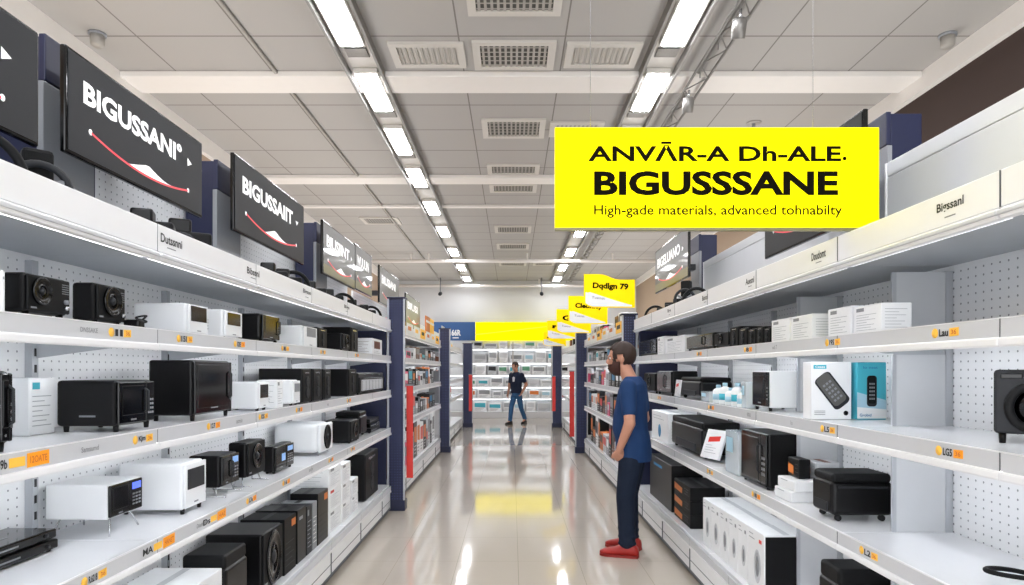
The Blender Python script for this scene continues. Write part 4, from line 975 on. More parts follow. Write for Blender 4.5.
P('L', 2, 'tower', 'tower_speaker', 'speaker', 303, 311, 266, 368.5, 'first of three black towers side by side on the left middle shelf', dmax=0.34, dmin=0.3)
P('L', 2, 'tower', 'tower_speaker', 'speaker', 313.5, 322, 304, 368.5, 'middle one of three black towers on the left middle shelf', dmin=0.3, dmax=0.34)
P('L', 2, 'tower', 'tower_speaker', 'speaker', 324.5, 331, 316, 369, 'last of three black towers on the left middle shelf', dmin=0.3, dmax=0.34)
P('L', 2, 'tower', 'tower_speaker', 'speaker', 349, 356.5, 333, 369, 'broad black tower standing apart, left of the lit toaster', dmin=0.25)
P('L', 2, 'toaster', 'toaster_oven', 'oven', 359.5, 384, 357, 373, 'black toaster oven with pale barred glass by the blue post', dmin=0.2)

# left run, second level
P('L', 1, 'player', 'disc_player', 'player', 62, 66, -60, 540, 'flat black disc player in two tiers at the lower left picture edge', inset=0.12, z_base=None, dmax=0.32) if False else None
t = thing('disc_player', 'flat black disc player in two tiers at the lower left picture edge', 'player', (-1.735, 2.22, LV['L'][1] + 0.0012), PI / 2)
k_player(t, 0.48, 0.19, 0.082, -1, {})
t = P('L', 1, 'microwave', 'microwave_oven', 'microwave', 110, 143, 43, 485, 'white microwave on thin wire legs with black front and blue display', inset=0.19, body='pwhite', front='blackg', panel='blackg', ctl=0.42, display='display', leg=0.07, legs='wire', handle=False, bev=0.006, dmax=0.30, winmat='blackg')
P('L', 1, 'microwave', 'countertop_oven', 'oven', 185, 206, 118, 464, 'white rounded oven with dark rounded window behind the wire-legged microwave', inset=0.10, body='pwhite', front='pwhite', ctl=0.02, win=(0.1, 0.92, 0.42, 0.86), winmat='dark', handle=False, leg=0.02, bev=0.012, dmax=0.36)
P('L', 1, 'microwave', 'coffee_machine', 'coffee machine', 222, 239.5, 188, 456, 'black appliance with pale blue display on a wire stand, left lower shelf', inset=0.11, ctl=0.5, display='display2', legs='stand', leg=0.05, win=(0.1, 0.9, 0.2, 0.9), dmax=0.25)
P('L', 1, 'speaker', 'desk_speaker', 'speaker', 248, 265.5, 228, 443, 'black speaker on a wire stand between two displays, left lower shelf', inset=0.10, legs='stand', leg=0.05, dmax=0.22, ox=0.0, knobs=0)
P('L', 1, 'microwave', 'clock_radio', 'radio', 276, 294, 262, 447, 'low black radio with two lit displays, right of the wire stands', inset=0.11, ctl=0.45, display='display2', legs='feet', leg=0.012, winmat='display2', win=(0.55, 0.9, 0.35, 0.65), handle=False, dmax=0.22)
P('L', 1, 'barrel', 'drum_speaker', 'speaker', 321, 333, 271, 424, 'long white rounded speaker with dark oval grille on its end', inset=0.07, dmax=0.36)
P('L', 1, 'speaker', 'bookshelf_speaker', 'speaker', 351, 359, 333, 421, 'dull black box speaker right of the long white rounded speaker', inset=0.06, r=0.36, ox=0, knobs=0, leg=0.006, dmin=0.25)
P('L', 1, 'player', 'disc_player', 'player', 371, 380, 362, 419, 'stacked black player at the far end of the left lower shelf', inset=0.08, n=3, dmin=0.25)
P('L', 1, 'case', 'printer', 'printer', 360.5, 367, 340, 412, 'black printer-like box before the stacked player, far left lower shelf', inset=0.10, dmax=0.26, dmin=0.25)

# left run, bottom deck
t = thing('carton', 'flat white carton on the bottom deck cut off by the lower left edge', 'box', (-1.585, 3.04, 0.3012), PI / 2); k_carton(t, 0.58, 0.33, 0.31, -1, dict(body='paper', print='text'))
P('L', 0, 'case', 'printer', 'printer', 226, 248, 180, 556, 'low black box between the flat white carton and the big speaker', inset=0.05, dmax=0.34)
P('L', 0, 'speaker', 'subwoofer', 'speaker', 263.5, 283, 205, 535, 'big black subwoofer with oval cone on the left bottom deck', inset=0.05, knobs=0, ox=0, r=0.42, sx=0.85, sy=1.15, oz=0.5, leg=0.008, dmax=0.36)
P('L', 0, 'carton', 'carton', 'box', 284.5, 296, 240, 520, 'black carton with orange corner label right of the subwoofer', inset=0.05, body='blackm', print='label', sd='blank', tape='dark', dmax=0.36)
P('L', 0, 'carton', 'carton', 'box', 297.5, 306, 255, 511, 'plain black carton just after the orange-labelled one', inset=0.05, body='black', print='blank', sd='blank', tape='dark', dmax=0.34)
P('L', 0, 'carton', 'carton', 'box', 307, 312, 265, 507, 'dark grey carton, third of the black cartons on the left bottom deck', inset=0.05, body='dark', print='text', sd='blank', tape='black', dmax=0.34)
P('L', 0, 'carton', 'carton', 'box', 312.8, 317, 280, 503, 'slim silver-striped carton among the black ones, left bottom deck', inset=0.05, body='grey', print='text', ink='pwhite', sd='blank', tape='dark', dmax=0.34)
P('L', 0, 'carton', 'carton', 'box', 318, 328, 290, 494, 'black carton with amber mark, last before the white carton stack', inset=0.05, body='black', print='label', sd='blank', tape='dark', dmax=0.34)
# white carton stack: three columns of three
zc = [(329, 341), (342, 350.5), (351.5, 358)]
hs = [0.17, 0.16, 0.15]
nm = ['bottom', 'middle', 'top']
for ci, (b, c) in enumerate(zc):
    zb = 0.3012
    for r in range(3 if ci < 2 else 2):
        X = 1.42; z0 = F * X / (CX - b); z1 = F * X / (CX - c)
        t = thing('carton', 'white carton, %s in %s column of the left bottom deck stack' % (nm[r] if ci < 2 else ('lower', 'upper')[r], ('nearest', 'middle', 'farthest')[ci]), 'box', (-(X + 0.15), (z0 + z1) / 2, zb), PI / 2, 'white cartons stacked on the left bottom deck')
        k_carton(t, z1 - z0, 0.30, hs[ci], -1, dict(print='text', logo='red' if (ci, r) == (0, 1) else 'grey', bev=0.004))
        zb += hs[ci] + 0.0018
P('L', 0, 'tower', 'floor_speaker', 'speaker', 365.5, 378, 345, 455, 'tall black floor speaker at the far end of the left bottom deck', inset=0.06, dmin=0.3)

# ---------------------------------------------------------------- products, right run: fourth level
P('R', 3, 'microwave', 'toaster_oven', 'oven', 656, 639.5, 668, 338, 'black toaster oven at the far end of the upper right shelf', dmin=0.2, ctl=0.2, btn='silver')
P('R', 3, 'carton', 'carton', 'box', 664, 657.5, 672, 336, 'slim white carton beside the far black toaster, upper right shelf', dmin=0.2)
P('R', 3, 'carton', 'carton', 'box', 685, 665.5, 694, 334.5, 'wider white carton left of the black appliances, upper right shelf', dmin=0.22)
P('R', 3, 'microwave', 'microwave_oven', 'microwave', 712.5, 686.5, 722, 332, 'black microwave right of the white cartons, upper right shelf', dmin=0.24, ctl=0.28)
P('R', 3, 'speaker', 'bookshelf_speaker', 'speaker', 728.5, 714, 738, 331, 'square black speaker beside the black slim units, upper right shelf', dmin=0.24, ox=0, knobs=0)
for i, (c, b) in enumerate(((730, 738), (739, 747), (748, 755.5), (756.5, 763), (764, 770.5))):
    P('R', 3, 'tower', 'slim_tower', 'speaker', b, c, b + 8, 326 + (i % 3), 'slim black upright unit, %s from the left of five on the upper right shelf' % ORD[i], dmin=0.16, dmax=0.17, group='slim black units on the upper right shelf')
P('R', 3, 'carton', 'carton', 'box', 789.5, 771.5, 800, 317.5, 'white carton standing alone right of the slim black units', dmin=0.15, dmax=0.25)
P('R', 3, 'carton', 'carton', 'box', 812, 791, 827, 313.5, 'white carton in the near row of white cartons, leftmost of three', dmin=0.15, dmax=0.3)
P('R', 3, 'carton', 'carton', 'box', 851, 828, 860, 305.5, 'white carton in the near row of white cartons, middle of three', dmin=0.12, dmax=0.2)
P('R', 3, 'carton', 'carton', 'box', 881, 853.5, 893, 302.5, 'white carton in the near row of white cartons, closest to the viewer', dmin=0.12, dmax=0.25)
# right, third level
P('R', 2, 'speaker', 'bookshelf_speaker', 'speaker', 655, 644, 664, 373, 'black speaker nearest the man on the middle right shelf', dmin=0.22, ox=0, knobs=0)
P('R', 2, 'microwave', 'coffee_machine', 'coffee machine', 671, 657, 679, 371, 'black appliance with pale triangle leaflet on the middle right shelf', dmin=0.24, ctl=0.4, btn='silver')
t = thing('leaflet', 'small white leaflet leaning on a black appliance, middle right shelf', 'leaflet', (1.405, 5.78, LV['R'][2] + 0.012), -PI / 2); k_board(t, 0.14, 0.02, 0.14, 1, dict(lean=0.12))
P('R', 2, 'case', 'printer', 'printer', 700, 680, 711, 377.5, 'matte black printer left of the small white bottles', inset=0.06, dmin=0.25)
for i, (b, c, yt, kd) in enumerate(((709, 701, 392, 'clearbox'), (716, 710, 385, 'bottle'), (722, 716.5, 383, 'bottle'), (728, 722.5, 388, 'bottle'), (734, 729, 383, 'bottle'), (740, 734.5, 390, 'bottle'))):
    if kd == 'bottle': P('R', 2, 'bottle', 'bottle', 'bottle', b, c, b + 2, yt, 'small white bottle with teal label, %s from the left on the middle right shelf' % ORD[i - 1], inset=0.05, group='white bottles on the middle right shelf', dmax=0.1, lab='pale' if i % 2 else 'teal')
    else: P('R', 2, 'clearbox', 'clear_box', 'box', b, c, b + 8, yt, 'low clear box left of the small white bottles', inset=0.05, dmax=0.15)
P('R', 2, 'clearbox', 'clear_box', 'box', 746, 741.5, 760, 382, 'tall clear plastic box between the bottles and the white-sided oven', inset=0.05, dmax=0.2)
P('R', 2, 'microwave', 'oven', 'oven', 768, 752, 806, 371, 'oven with glossy black front and white side, middle right shelf', inset=0.07, body='pwhite', ctl=0.1, leg=0.02, bev=0.006, dmax=0.2)
# boxed remotes, standing square to the viewer
def remote_box(x0, x1, y, L, h, d, label, teal):
    w_ = x1 - x0; t = thing('remote_box', label, 'box', ((x0 + x1) / 2, y, L + 0.0012))
    MB().box(-w_ / 2, w_ / 2, 0, d, 0, h, M['teal' if teal else 'paper'], 0.003).build('carton_body', t)
    Fm = FR(0, -0.0003, 0); m = MB()
    if teal:
        m.prism([(-w_ * 0.5, h * 0.02), (w_ * 0.5, h * 0.02), (w_ * 0.5, h * 0.34), (-w_ * 0.5, h * 0.48)], 0.0004, M['pale'], Fm @ Matrix.Translation((0, 0, 0.0004)))
        m.prism([(-w_ * 0.5, h * 0.02), (w_ * 0.5, h * 0.02), (w_ * 0.5, h * 0.18), (-w_ * 0.5, h * 0.22)], 0.0004, M['pwhite'], Fm @ Matrix.Translation((0, 0, 0.0008)))
        m.text('Grobid', w_ * 0.4, h * 0.05, M['blue'], Fm @ Matrix.Translation((-w_ * 0.22, h * 0.08, 0.001)), 0.02)
        m.text('lo nsat', w_ * 0.5, h * 0.045, M['blue'], Fm @ Matrix.Translation((-w_ * 0.05, h * 0.91, 0.001)), 0.02)
        rx, rz, rot, rw, rh = 0, h * 0.50, 0, w_ * 0.34, h * 0.54
    else:
        m.prism([(-w_ * 0.44, h * 0.88), (-w_ * 0.12, h * 0.88), (-w_ * 0.12, h * 0.95), (-w_ * 0.44, h * 0.95)], 0.0004, M['teal'], Fm @ Matrix.Translation((0, 0, 0.0006)))
        m.text('Ceaes', w_ * 0.24, h * 0.035, M['pwhite'], Fm @ Matrix.Translation((-w_ * 0.28, h * 0.915, 0.0008)), 0.02)
        for q in range(3): m.prism([(-w_ * 0.42, h * (0.08 + 0.03 * q)), (-w_ * 0.15, h * (0.08 + 0.03 * q)), (-w_ * 0.15, h * (0.09 + 0.03 * q)), (-w_ * 0.42, h * (0.09 + 0.03 * q))], 0.0004, M['grey'], Fm @ Matrix.Translation((0, 0, 0.0006)))
        m.lathe([(w_ * 0.06, 0), (w_ * 0.06, 0.0008), (w_ * 0.04, 0.0008), (w_ * 0.04, 0)], M['dark'], Fm @ Matrix.Translation((w_ * 0.36, h * 0.11, 0)), 14)
        rx, rz, rot, rw, rh = 0.02 * w_, h * 0.50, 0.66, w_ * 0.46, h * 0.66
    pr_ = m.build('front_print', t)
    # printed picture of a remote: rounded dark shape with keys
    R_ = Fm @ Matrix.Translation((rx, rz, 0.0008)) @ Matrix.Rotation(rot, 4, 'Z')
    r = MB(); pts = []
    for cx_, cy_, a0 in ((rw * 0.2, rh * 0.4, 0), (-rw * 0.2, rh * 0.4, 1), (-rw * 0.2, -rh * 0.4, 2), (rw * 0.2, -rh * 0.4, 3)):
        for q in range(6):
            a = (a0 + q / 5) * PI / 2; pts.append((cx_ + math.cos(a) * rw * 0.3, cy_ + math.sin(a) * rh * 0.1))
    r.prism(pts, 0.0006, M['dark'], R_ @ Matrix.Translation((0, 0, 0.0006)))
    r.prism([(x * 0.82, y * 0.9 + rh * 0.04) for x, y in pts], 0.0003, M['screen2'] if not teal else M['blackm'], R_ @ Matrix.Translation((0, 0, 0.0010)))
    for i in range(3):
        for j in range(5):
            r.prism([(-rw * 0.26 + i * rw * 0.2, -rh * 0.28 + j * rh * 0.12), (-rw * 0.13 + i * rw * 0.2, -rh * 0.28 + j * rh * 0.12), (-rw * 0.13 + i * rw * 0.2, -rh * 0.22 + j * rh * 0.12), (-rw * 0.26 + i * rw * 0.2, -rh * 0.22 + j * rh * 0.12)], 0.0002, M['grey'], R_ @ Matrix.Translation((0, 0, 0.0014)))
    r.build('remote_picture', pr_)
    MB().box(-w_ * 0.48, w_ * 0.48, d / 2 - 0.012, d / 2 + 0.012, h, h + 0.0008, M['paperg']).build('tape', t)
kz = 3.22 / F
remote_box((811 - CX) * kz, (851.5 - CX) * kz, 3.22, LV['R'][2], 0.272, 0.09, 'white box picturing a dark remote lying diagonally', False)
remote_box((855 - CX) * kz, (884 - CX) * kz, 3.20, LV['R'][2], 0.270, 0.08, 'narrow teal box picturing an upright dark remote, right of the white remote box', True)
t = thing('washing_machine', 'dark grey front-loading washer with round door cut by the right picture edge', 'washing machine', (1.69, 2.195, LV['R'][2] + 0.0012), -0.62); k_washer(t, 0.22, 0.19, 0.235, 1, {})
# right, second level
P('R', 1, 'carton', 'carton', 'box', 668, 652, 683, 414, 'white carton with a blue dot behind the man\'s elbow', print='dot', dmin=0.25)
P('R', 1, 'case', 'printer', 'printer', 702, 671.5, 721, 423, 'black wrapped printer on the lower right shelf next to the man', inset=0.07, dmin=0.3)
t = thing('leaflet', 'white leaflet with red print leaning beside the black wrapped printer', 'leaflet', (1.46, 5.02, LV['R'][1] + 0.026), -PI / 2 + 0.35); k_board(t, 0.22, 0.02, 0.22, 1, dict(lean=0.35))
P('R', 1, 'clearbox', 'clear_box', 'box', 738, 725.5, 746, 433, 'clear plastic box between red leaflet and big black oven', inset=0.07, dmax=0.25)
P('R', 1, 'microwave', 'oven', 'oven', 766, 741, 803, 434.5, 'big black plastic-wrapped oven on the lower right shelf', inset=0.06, ctl=0.2, leg=0.01, dmax=0.36, win=(0.08, 0.9, 0.1, 0.9))
# flat white cartons with small packs on top, standing in front of the oven
for r, (dx, lab) in enumerate(((0, 'flat white carton under another one in front of the big wrapped oven'), (0.012, 'flat white carton on top of another, carrying the small orange pack'))):
    t = thing('carton', lab, 'box', (1.575 + dx, 3.58 - dx, LV['R'][1] + 0.0012 + r * 0.056), -PI / 2, 'flat white cartons'); k_carton(t, 0.22, 0.30, 0.054, 1, dict(print='blank', sd='blank', bev=0.004))
t = thing('small_pack', 'small black pack with orange and blue print on the flat white cartons', 'box', (1.52, 3.60, LV['R'][1] + 0.1145), -PI / 2); k_carton(t, 0.14, 0.06, 0.10, 1, dict(body='black', print='orange', sd='dark', tape='dark'))
t = thing('small_pack', 'small grey pack with pale lower half beside the orange and blue pack', 'box', (1.64, 3.60, LV['R'][1] + 0.1145), -PI / 2); k_carton(t, 0.14, 0.12, 0.085, 1, dict(body='paperg', print='orange', sd='text', tape='brown'))
P('R', 1, 'case', 'rolling_case', 'case', 832, 811.5, 894, 474, 'black rolling case with rounded lid and castors, alone on the bare lower right shelf', inset=0.055, dmax=0.30)
for (y, lab) in ((2.16, 'black cable loop at the right picture edge'),):
    t = thing('cable', lab, 'cable', (1.60, y, LV['R'][1] + 0.008))
    MB().tube([(0.09 * math.cos(a) , 0.05 * math.sin(a), 0.004 + 0.03 * max(0, math.sin(a * 0.5))) for a in [q * 2 * PI / 28 for q in range(29)]] + [(0.16, 0.02, 0.0), (0.22, 0.06, 0.0)], 0.008, M['blackm'], 8).build('loop', t)
# right, bottom deck
P('R', 0, 'carton', 'carton', 'box', 671.5, 650, 703, 466, 'large black carton on the right bottom deck behind the man\'s legs', body='black', print='blank', sd='blank', tape='dark', inset=0.06, dmax=0.36, ink='blue')
zb = 0.3012
for r, lab in enumerate(('bottom dark slab with orange end in the stack near the man', 'middle dark slab with orange end in the stack near the man', 'top dark slab with orange end in the stack near the man')):
    t = thing('boxed_appliance', lab, 'box', (1.575, 5.74, zb), -PI / 2, 'dark slabs with orange ends'); k_carton(t, 0.54, 0.28, 0.108, 1, dict(body='blackm', print='orange', sd='blank', tape='dark')); zb += 0.1105
zz = [(764, 748), (747.4, 738), (737.4, 729), (728.4, 720), (719.4, 711), (710.4, 703)]
for i, (b, c) in enumerate(zz):
    P('R', 0, 'carton', 'appliance_carton', 'box', b, c, b + 42, 537 - (766.5 - b) * 0.62, 'white carton printed with a grey disc, %s' % ('nearest of six, black side' if i == 0 else '%s of six from the near end' % ORD[i]), inset=0.045, print='disc', sd='dark' if i == 0 else 'text', logo='red' if i == 0 else 'grey', dmin=0.26, dmax=0.28, group='white disc cartons in a row')
P('R', 0, 'case', 'printer', 'printer', 838, 818, 905, 570, 'dark box on the right bottom deck cut off by the lower picture edge', inset=0.09, dmax=0.30)

# ---------------------------------------------------------------- small gear on top of the shelving
def headphones(x, y, rz, label, sc=1.0):
    sc *= 0.86
    t = thing('headphones', label, 'headphones', (x, y, 2.0312), rz)
    r = 0.085 * sc
    pts = [(r * math.cos(a), 0, 0.055 * sc + r * 0.4 + r * 1.1 * math.sin(a)) for a in [PI * q / 16 for q in range(17)]]
    MB().tube([(r, 0, 0.05 * sc)] + pts + [(-r, 0, 0.05 * sc)], 0.011 * sc, M['blackm'], 8).build('headband', t)
    for s in (-1, 1):
        X = frame((s * r - s * 0.0, 0, 0.0555 * sc), (0, s, 0), (0, 0, 1)) @ Matrix.Translation((0, 0, -0.03 * sc))
        e = MB().lathe([(0.0, 0), (0.05 * sc, 0), (0.055 * sc, 0.02 * sc), (0.05 * sc, 0.045 * sc), (0.02 * sc, 0.05 * sc), (0, 0.05 * sc)], M['blackm'], X, 18).build('ear_cup', t)
        MB().lathe([(0.03 * sc, 0.049 * sc), (0.028 * sc, 0.054 * sc), (0, 0.054 * sc)], M['grey'], X, 14).build('cap_ring', e)
def camera_gear(x, y, rz, label, sc=1.0):
    t = thing('camera', label, 'camera', (x, y, 2.0312), rz)
    b = MB().box(-0.07 * sc, 0.07 * sc, -0.03 * sc, 0.03 * sc, 0, 0.095 * sc, M['blackm'], 0.012).build('camera_body', t)
    MB().box(-0.025 * sc, 0.025 * sc, -0.028 * sc, 0.026 * sc, 0.09 * sc, 0.125 * sc, M['black'], 0.01).build('viewfinder_hump', t)
    MB().lathe([(0.036 * sc, 0), (0.036 * sc, 0.05 * sc), (0.03 * sc, 0.052 * sc), (0.026 * sc, 0.044 * sc), (0, 0.046 * sc)], M['dark'], FR(0, -0.029 * sc, 0.048 * sc), 18).build('lens', t)
def stand_gear(x, y, rz, label, h=0.24):
    """black desk wheel: round rim held on a chunky upright"""
    t = thing('racing_wheel', label, 'game wheel', (x, y, 2.0312), rz)
    MB().box(-0.07, 0.07, -0.03, 0.09, 0, 0.05, M['blackm'], 0.012).build('base', t)
    MB().box(-0.045, 0.045, 0.0, 0.07, 0.045, h, M['blackm'], 0.014).build('upright', t)
    Xf = FR(0, -0.03, h * 0.50)
    rim = [tuple(Xf @ Vector((0.085 * math.cos(q * 2 * PI / 24), 0.085 * math.sin(q * 2 * PI / 24), 0))) for q in range(24)]
    r = MB().tube(rim, 0.013, M['dark'], 8, closed=True); r.build('rim', t)
    sp = MB()
    for a in (0.5, 2.6, 4.7): sp.tube([tuple(Xf @ Vector((0, 0, 0))), tuple(Xf @ Vector((0.08 * math.cos(a), 0.08 * math.sin(a), 0)))], 0.009, M['grey'], 6)
    sp.lathe([(0.03, -0.03), (0.03, 0.008), (0, 0.012)], M['black'], Xf, 14); sp.build('hub', t)
XT = -1.53
headphones(XT - 0.04, 2.0, 0.9, 'black headphones on the shelf top at the left picture edge', 1.6)
stand_gear(XT - 0.05, 2.27, 0.75, 'black game wheel on its stand, largest gear on the left shelf top', 0.29)
camera_gear(XT, 2.82, 0.35, 'black camera on the shelf top under the big BIGUSSANI screen, first of two', 1.7)
camera_gear(XT, 3.13, 0.5, 'second black camera under the big BIGUSSANI screen, nearer its right corner', 1.9)
for i, (y, kd, lab) in enumerate(((4.12, 'c', 'black camera under the middle dark screen, left'), (4.38, 'c', 'black camera under the middle dark screen, right'), (4.62, 'h', 'round black headphones under the middle dark screen'), (5.0, 'c', 'black camera left of the touching screens'), (5.5, 'c', 'black camera under the left touching screen'), (6.02, 'h', 'black headphones under the left touching screen'), (6.35, 'c', 'black camera under the right touching screen'), (6.85, 'c', 'small camera toward the far end of the left shelf top'), (7.25, 'h', 'black headphones last on the left shelf top'))):
    (headphones if kd == 'h' else camera_gear)(XT, y + 0.15, 0.25 + 0.15 * (i % 3), lab, 1.5 if kd == 'h' else 1.75)
for i, (y, kd, lab) in enumerate(((5.72, 'h', 'black headphones on the right shelf top by the navy rear post'), (6.0, 'w', 'black game wheel on the right shelf top under the grey screen'), (6.35, 'c', 'black camera on the right shelf top under the grey screen'), (6.7, 'c', 'black camera beyond the first right camera'), (7.35, 'h', 'black headphones last on the right shelf top'))):
    if kd == 'w': stand_gear(1.53, y, -0.5, lab, 0.34)
    else: (headphones if kd == 'h' else camera_gear)(1.55, y, -0.3, lab, 1.5 if kd == 'h' else 1.7)

# ---------------------------------------------------------------- people
def capsule(m, p0, r0, p1, r1, mt, n=14, fl=None):
    p0, p1 = Vector(p0), Vector(p1); t = (p1 - p0).normalized(); u = t.orthogonal().normalized(); w_ = t.cross(u)
    rings = [(p0 - t * r0 * math.cos(a), r0 * math.sin(a)) for a in (0.15, 0.5, 0.9, 1.25)] + [(p0 + (p1 - p0) * q, r0 + (r1 - r0) * q) for q in (0, .25, .5, .75, 1)] + [(p1 + t * r1 * math.cos(a), r1 * math.sin(a)) for a in (1.25, 0.9, 0.5, 0.15)]
    vs = []; fs = []
    for c, r in rings:
        for k_ in range(n):
            a = 2 * PI * k_ / n; vs.append(c + (u * math.cos(a) + w_ * math.sin(a)) * r)
    for j in range(len(rings) - 1):
        for k_ in range(n): fs.append((j * n + k_, j * n + (k_ + 1) % n, (j + 1) * n + (k_ + 1) % n, (j + 1) * n + k_))
    fs += [list(range(n - 1, -1, -1)), [(len(rings) - 1) * n + k_ for k_ in range(n)]]
    m.add(vs, fs, mt, True)
def loft(m, rings, mt, n=22, X=None):
    """stack of horizontal ellipses (z, cx, cy, rx, ry)"""
    vs = []; fs = []
    for z, cx_, cy_, rx, ry in rings:
        for k_ in range(n):
            a = 2 * PI * k_ / n; vs.append((cx_ + rx * math.cos(a), cy_ + ry * math.sin(a), z))
    for j in range(len(rings) - 1):
        for k_ in range(n): fs.append((j * n + k_, j * n + (k_ + 1) % n, (j + 1) * n + (k_ + 1) % n, (j + 1) * n + k_))
    fs += [list(range(n - 1, -1, -1)), [(len(rings) - 1) * n + k_ for k_ in range(n)]]
    m.add(vs, fs, mt, True, X)
def ell(m, c, r, mt, n=18, X=None):
    vs = []; fs = []; J = 12
    for j in range(J + 1):
        b = 0.02 + (PI - 0.04) * j / J
        for k_ in range(n):
            a = 2 * PI * k_ / n; vs.append((c[0] + r[0] * math.sin(b) * math.cos(a), c[1] + r[1] * math.sin(b) * math.sin(a), c[2] - r[2] * math.cos(b)))
    for j in range(J):
        for k_ in range(n): fs.append((j * n + k_, j * n + (k_ + 1) % n, (j + 1) * n + (k_ + 1) % n, (j + 1) * n + k_))
    fs += [list(range(n - 1, -1, -1)), [J * n + k_ for k_ in range(n)]]
    m.add(vs, fs, mt, True, X)
def fuse(o, vox, it=4, fac=0.5):
    """merge overlapping pieces of one body or garment into a single continuous surface"""
    r = o.modifiers.new('r', 'REMESH'); r.mode = 'VOXEL'; r.voxel_size = vox; r.use_smooth_shade = True
    s = o.modifiers.new('s', 'SMOOTH'); s.factor = fac; s.iterations = it
    dg = bpy.context.evaluated_depsgraph_get(); dg.update()
    me = bpy.data.meshes.new_from_object(o.evaluated_get(dg)); mats_ = list(o.data.materials)
    o.modifiers.clear(); o.data = me
    if not me.materials:
        for mm in mats_: me.materials.append(mm)
    for p_ in me.polygons: p_.use_smooth = True
    return o
def shell(center, r, keep, X, mt, thick, name, parent, n=40, J=28):
    """hair or beard: a thick piece cut from an ellipsoid; keep(dir) tells which directions are covered"""
    vs = []; fs = []; idx = {}
    for j in range(J + 1):
        b = PI * j / J
        for k_ in range(n):
            a = 2 * PI * k_ / n; d = Vector((math.sin(b) * math.cos(a), math.sin(b) * math.sin(a), math.cos(b)))
            f_ = 1 + 0.02 * math.sin(9 * a + 5 * b) + 0.015 * math.sin(17 * a - 7 * b)
            idx[(j, k_)] = (d, X @ Vector((center[0] + r[0] * d.x * f_, center[1] + r[1] * d.y * f_, center[2] + r[2] * d.z * f_)), X @ Vector((center[0] + (r[0] - thick) * d.x, center[1] + (r[1] - thick) * d.y, center[2] + (r[2] - thick) * d.z)))
    m = MB(); V = []; Fc = []; outer = {}; inner = {}
    for kx, (d, po, pi_) in idx.items():
        outer[kx] = len(V); V.append(po); inner[kx] = len(V); V.append(pi_)
    cells = {}
    for j in range(J):
        for k_ in range(n):
            q = [(j, k_), (j, (k_ + 1) % n), (j + 1, (k_ + 1) % n), (j + 1, k_)]
            d = sum((idx[c][0] for c in q), Vector()) / 4
            if keep(d.normalized()): cells[(j, k_)] = q
    for (j, k_), q in cells.items():
        Fc.append([outer[c] for c in q][::-1]); Fc.append([inner[c] for c in q])
        for (nj, nk, e) in ((j - 1, k_, (0, 1)), (j + 1, k_, (2, 3)), (j, (k_ - 1) % n, (3, 0)), (j, (k_ + 1) % n, (1, 2))):
            if (nj, nk) not in cells and 0 <= nj < J:
                a_, b_ = q[e[0]], q[e[1]]; Fc.append([outer[a_], outer[b_], inner[b_], inner[a_]])
    m.add(V, Fc, mt, True)
    return m.build(name, parent)
SKIN = mat('skin', '#c08a72', 0.5, var=0.05, scale=14); SKIN2 = mat('skin_tanned', '#b5826a', 0.5, var=0.05)
HAIR = mat('hair_brown', '#2c1a12', 0.65, var=0.3, scale=60); BEARD = mat('beard_brown', '#3a190f', 0.7, var=0.3, scale=60)
SHIRT = mat('shirt_navy', '#203a63', 0.8, var=0.16, scale=7, spec=0.2); JEAN = mat('jeans_dark', '#182132', 0.8, var=0.2, scale=10, spec=0.2)
SHOE = mat('shoe_red', '#9e1f18', 0.5, var=0.08); SOLE = mat('shoe_sole', '#8a1f19', 0.6, var=0.05)
SHIRT2 = mat('shirt_dark', '#20283c', 0.8, var=0.15, spec=0.2); JEAN2 = mat('jeans_blue', '#355c86', 0.8, var=0.15, spec=0.2); SHOE2 = mat('shoe_dark', '#15161a', 0.5, var=0.08)
EYE_ = mat('eye_dark', '#1a1512', 0.2, var=0)
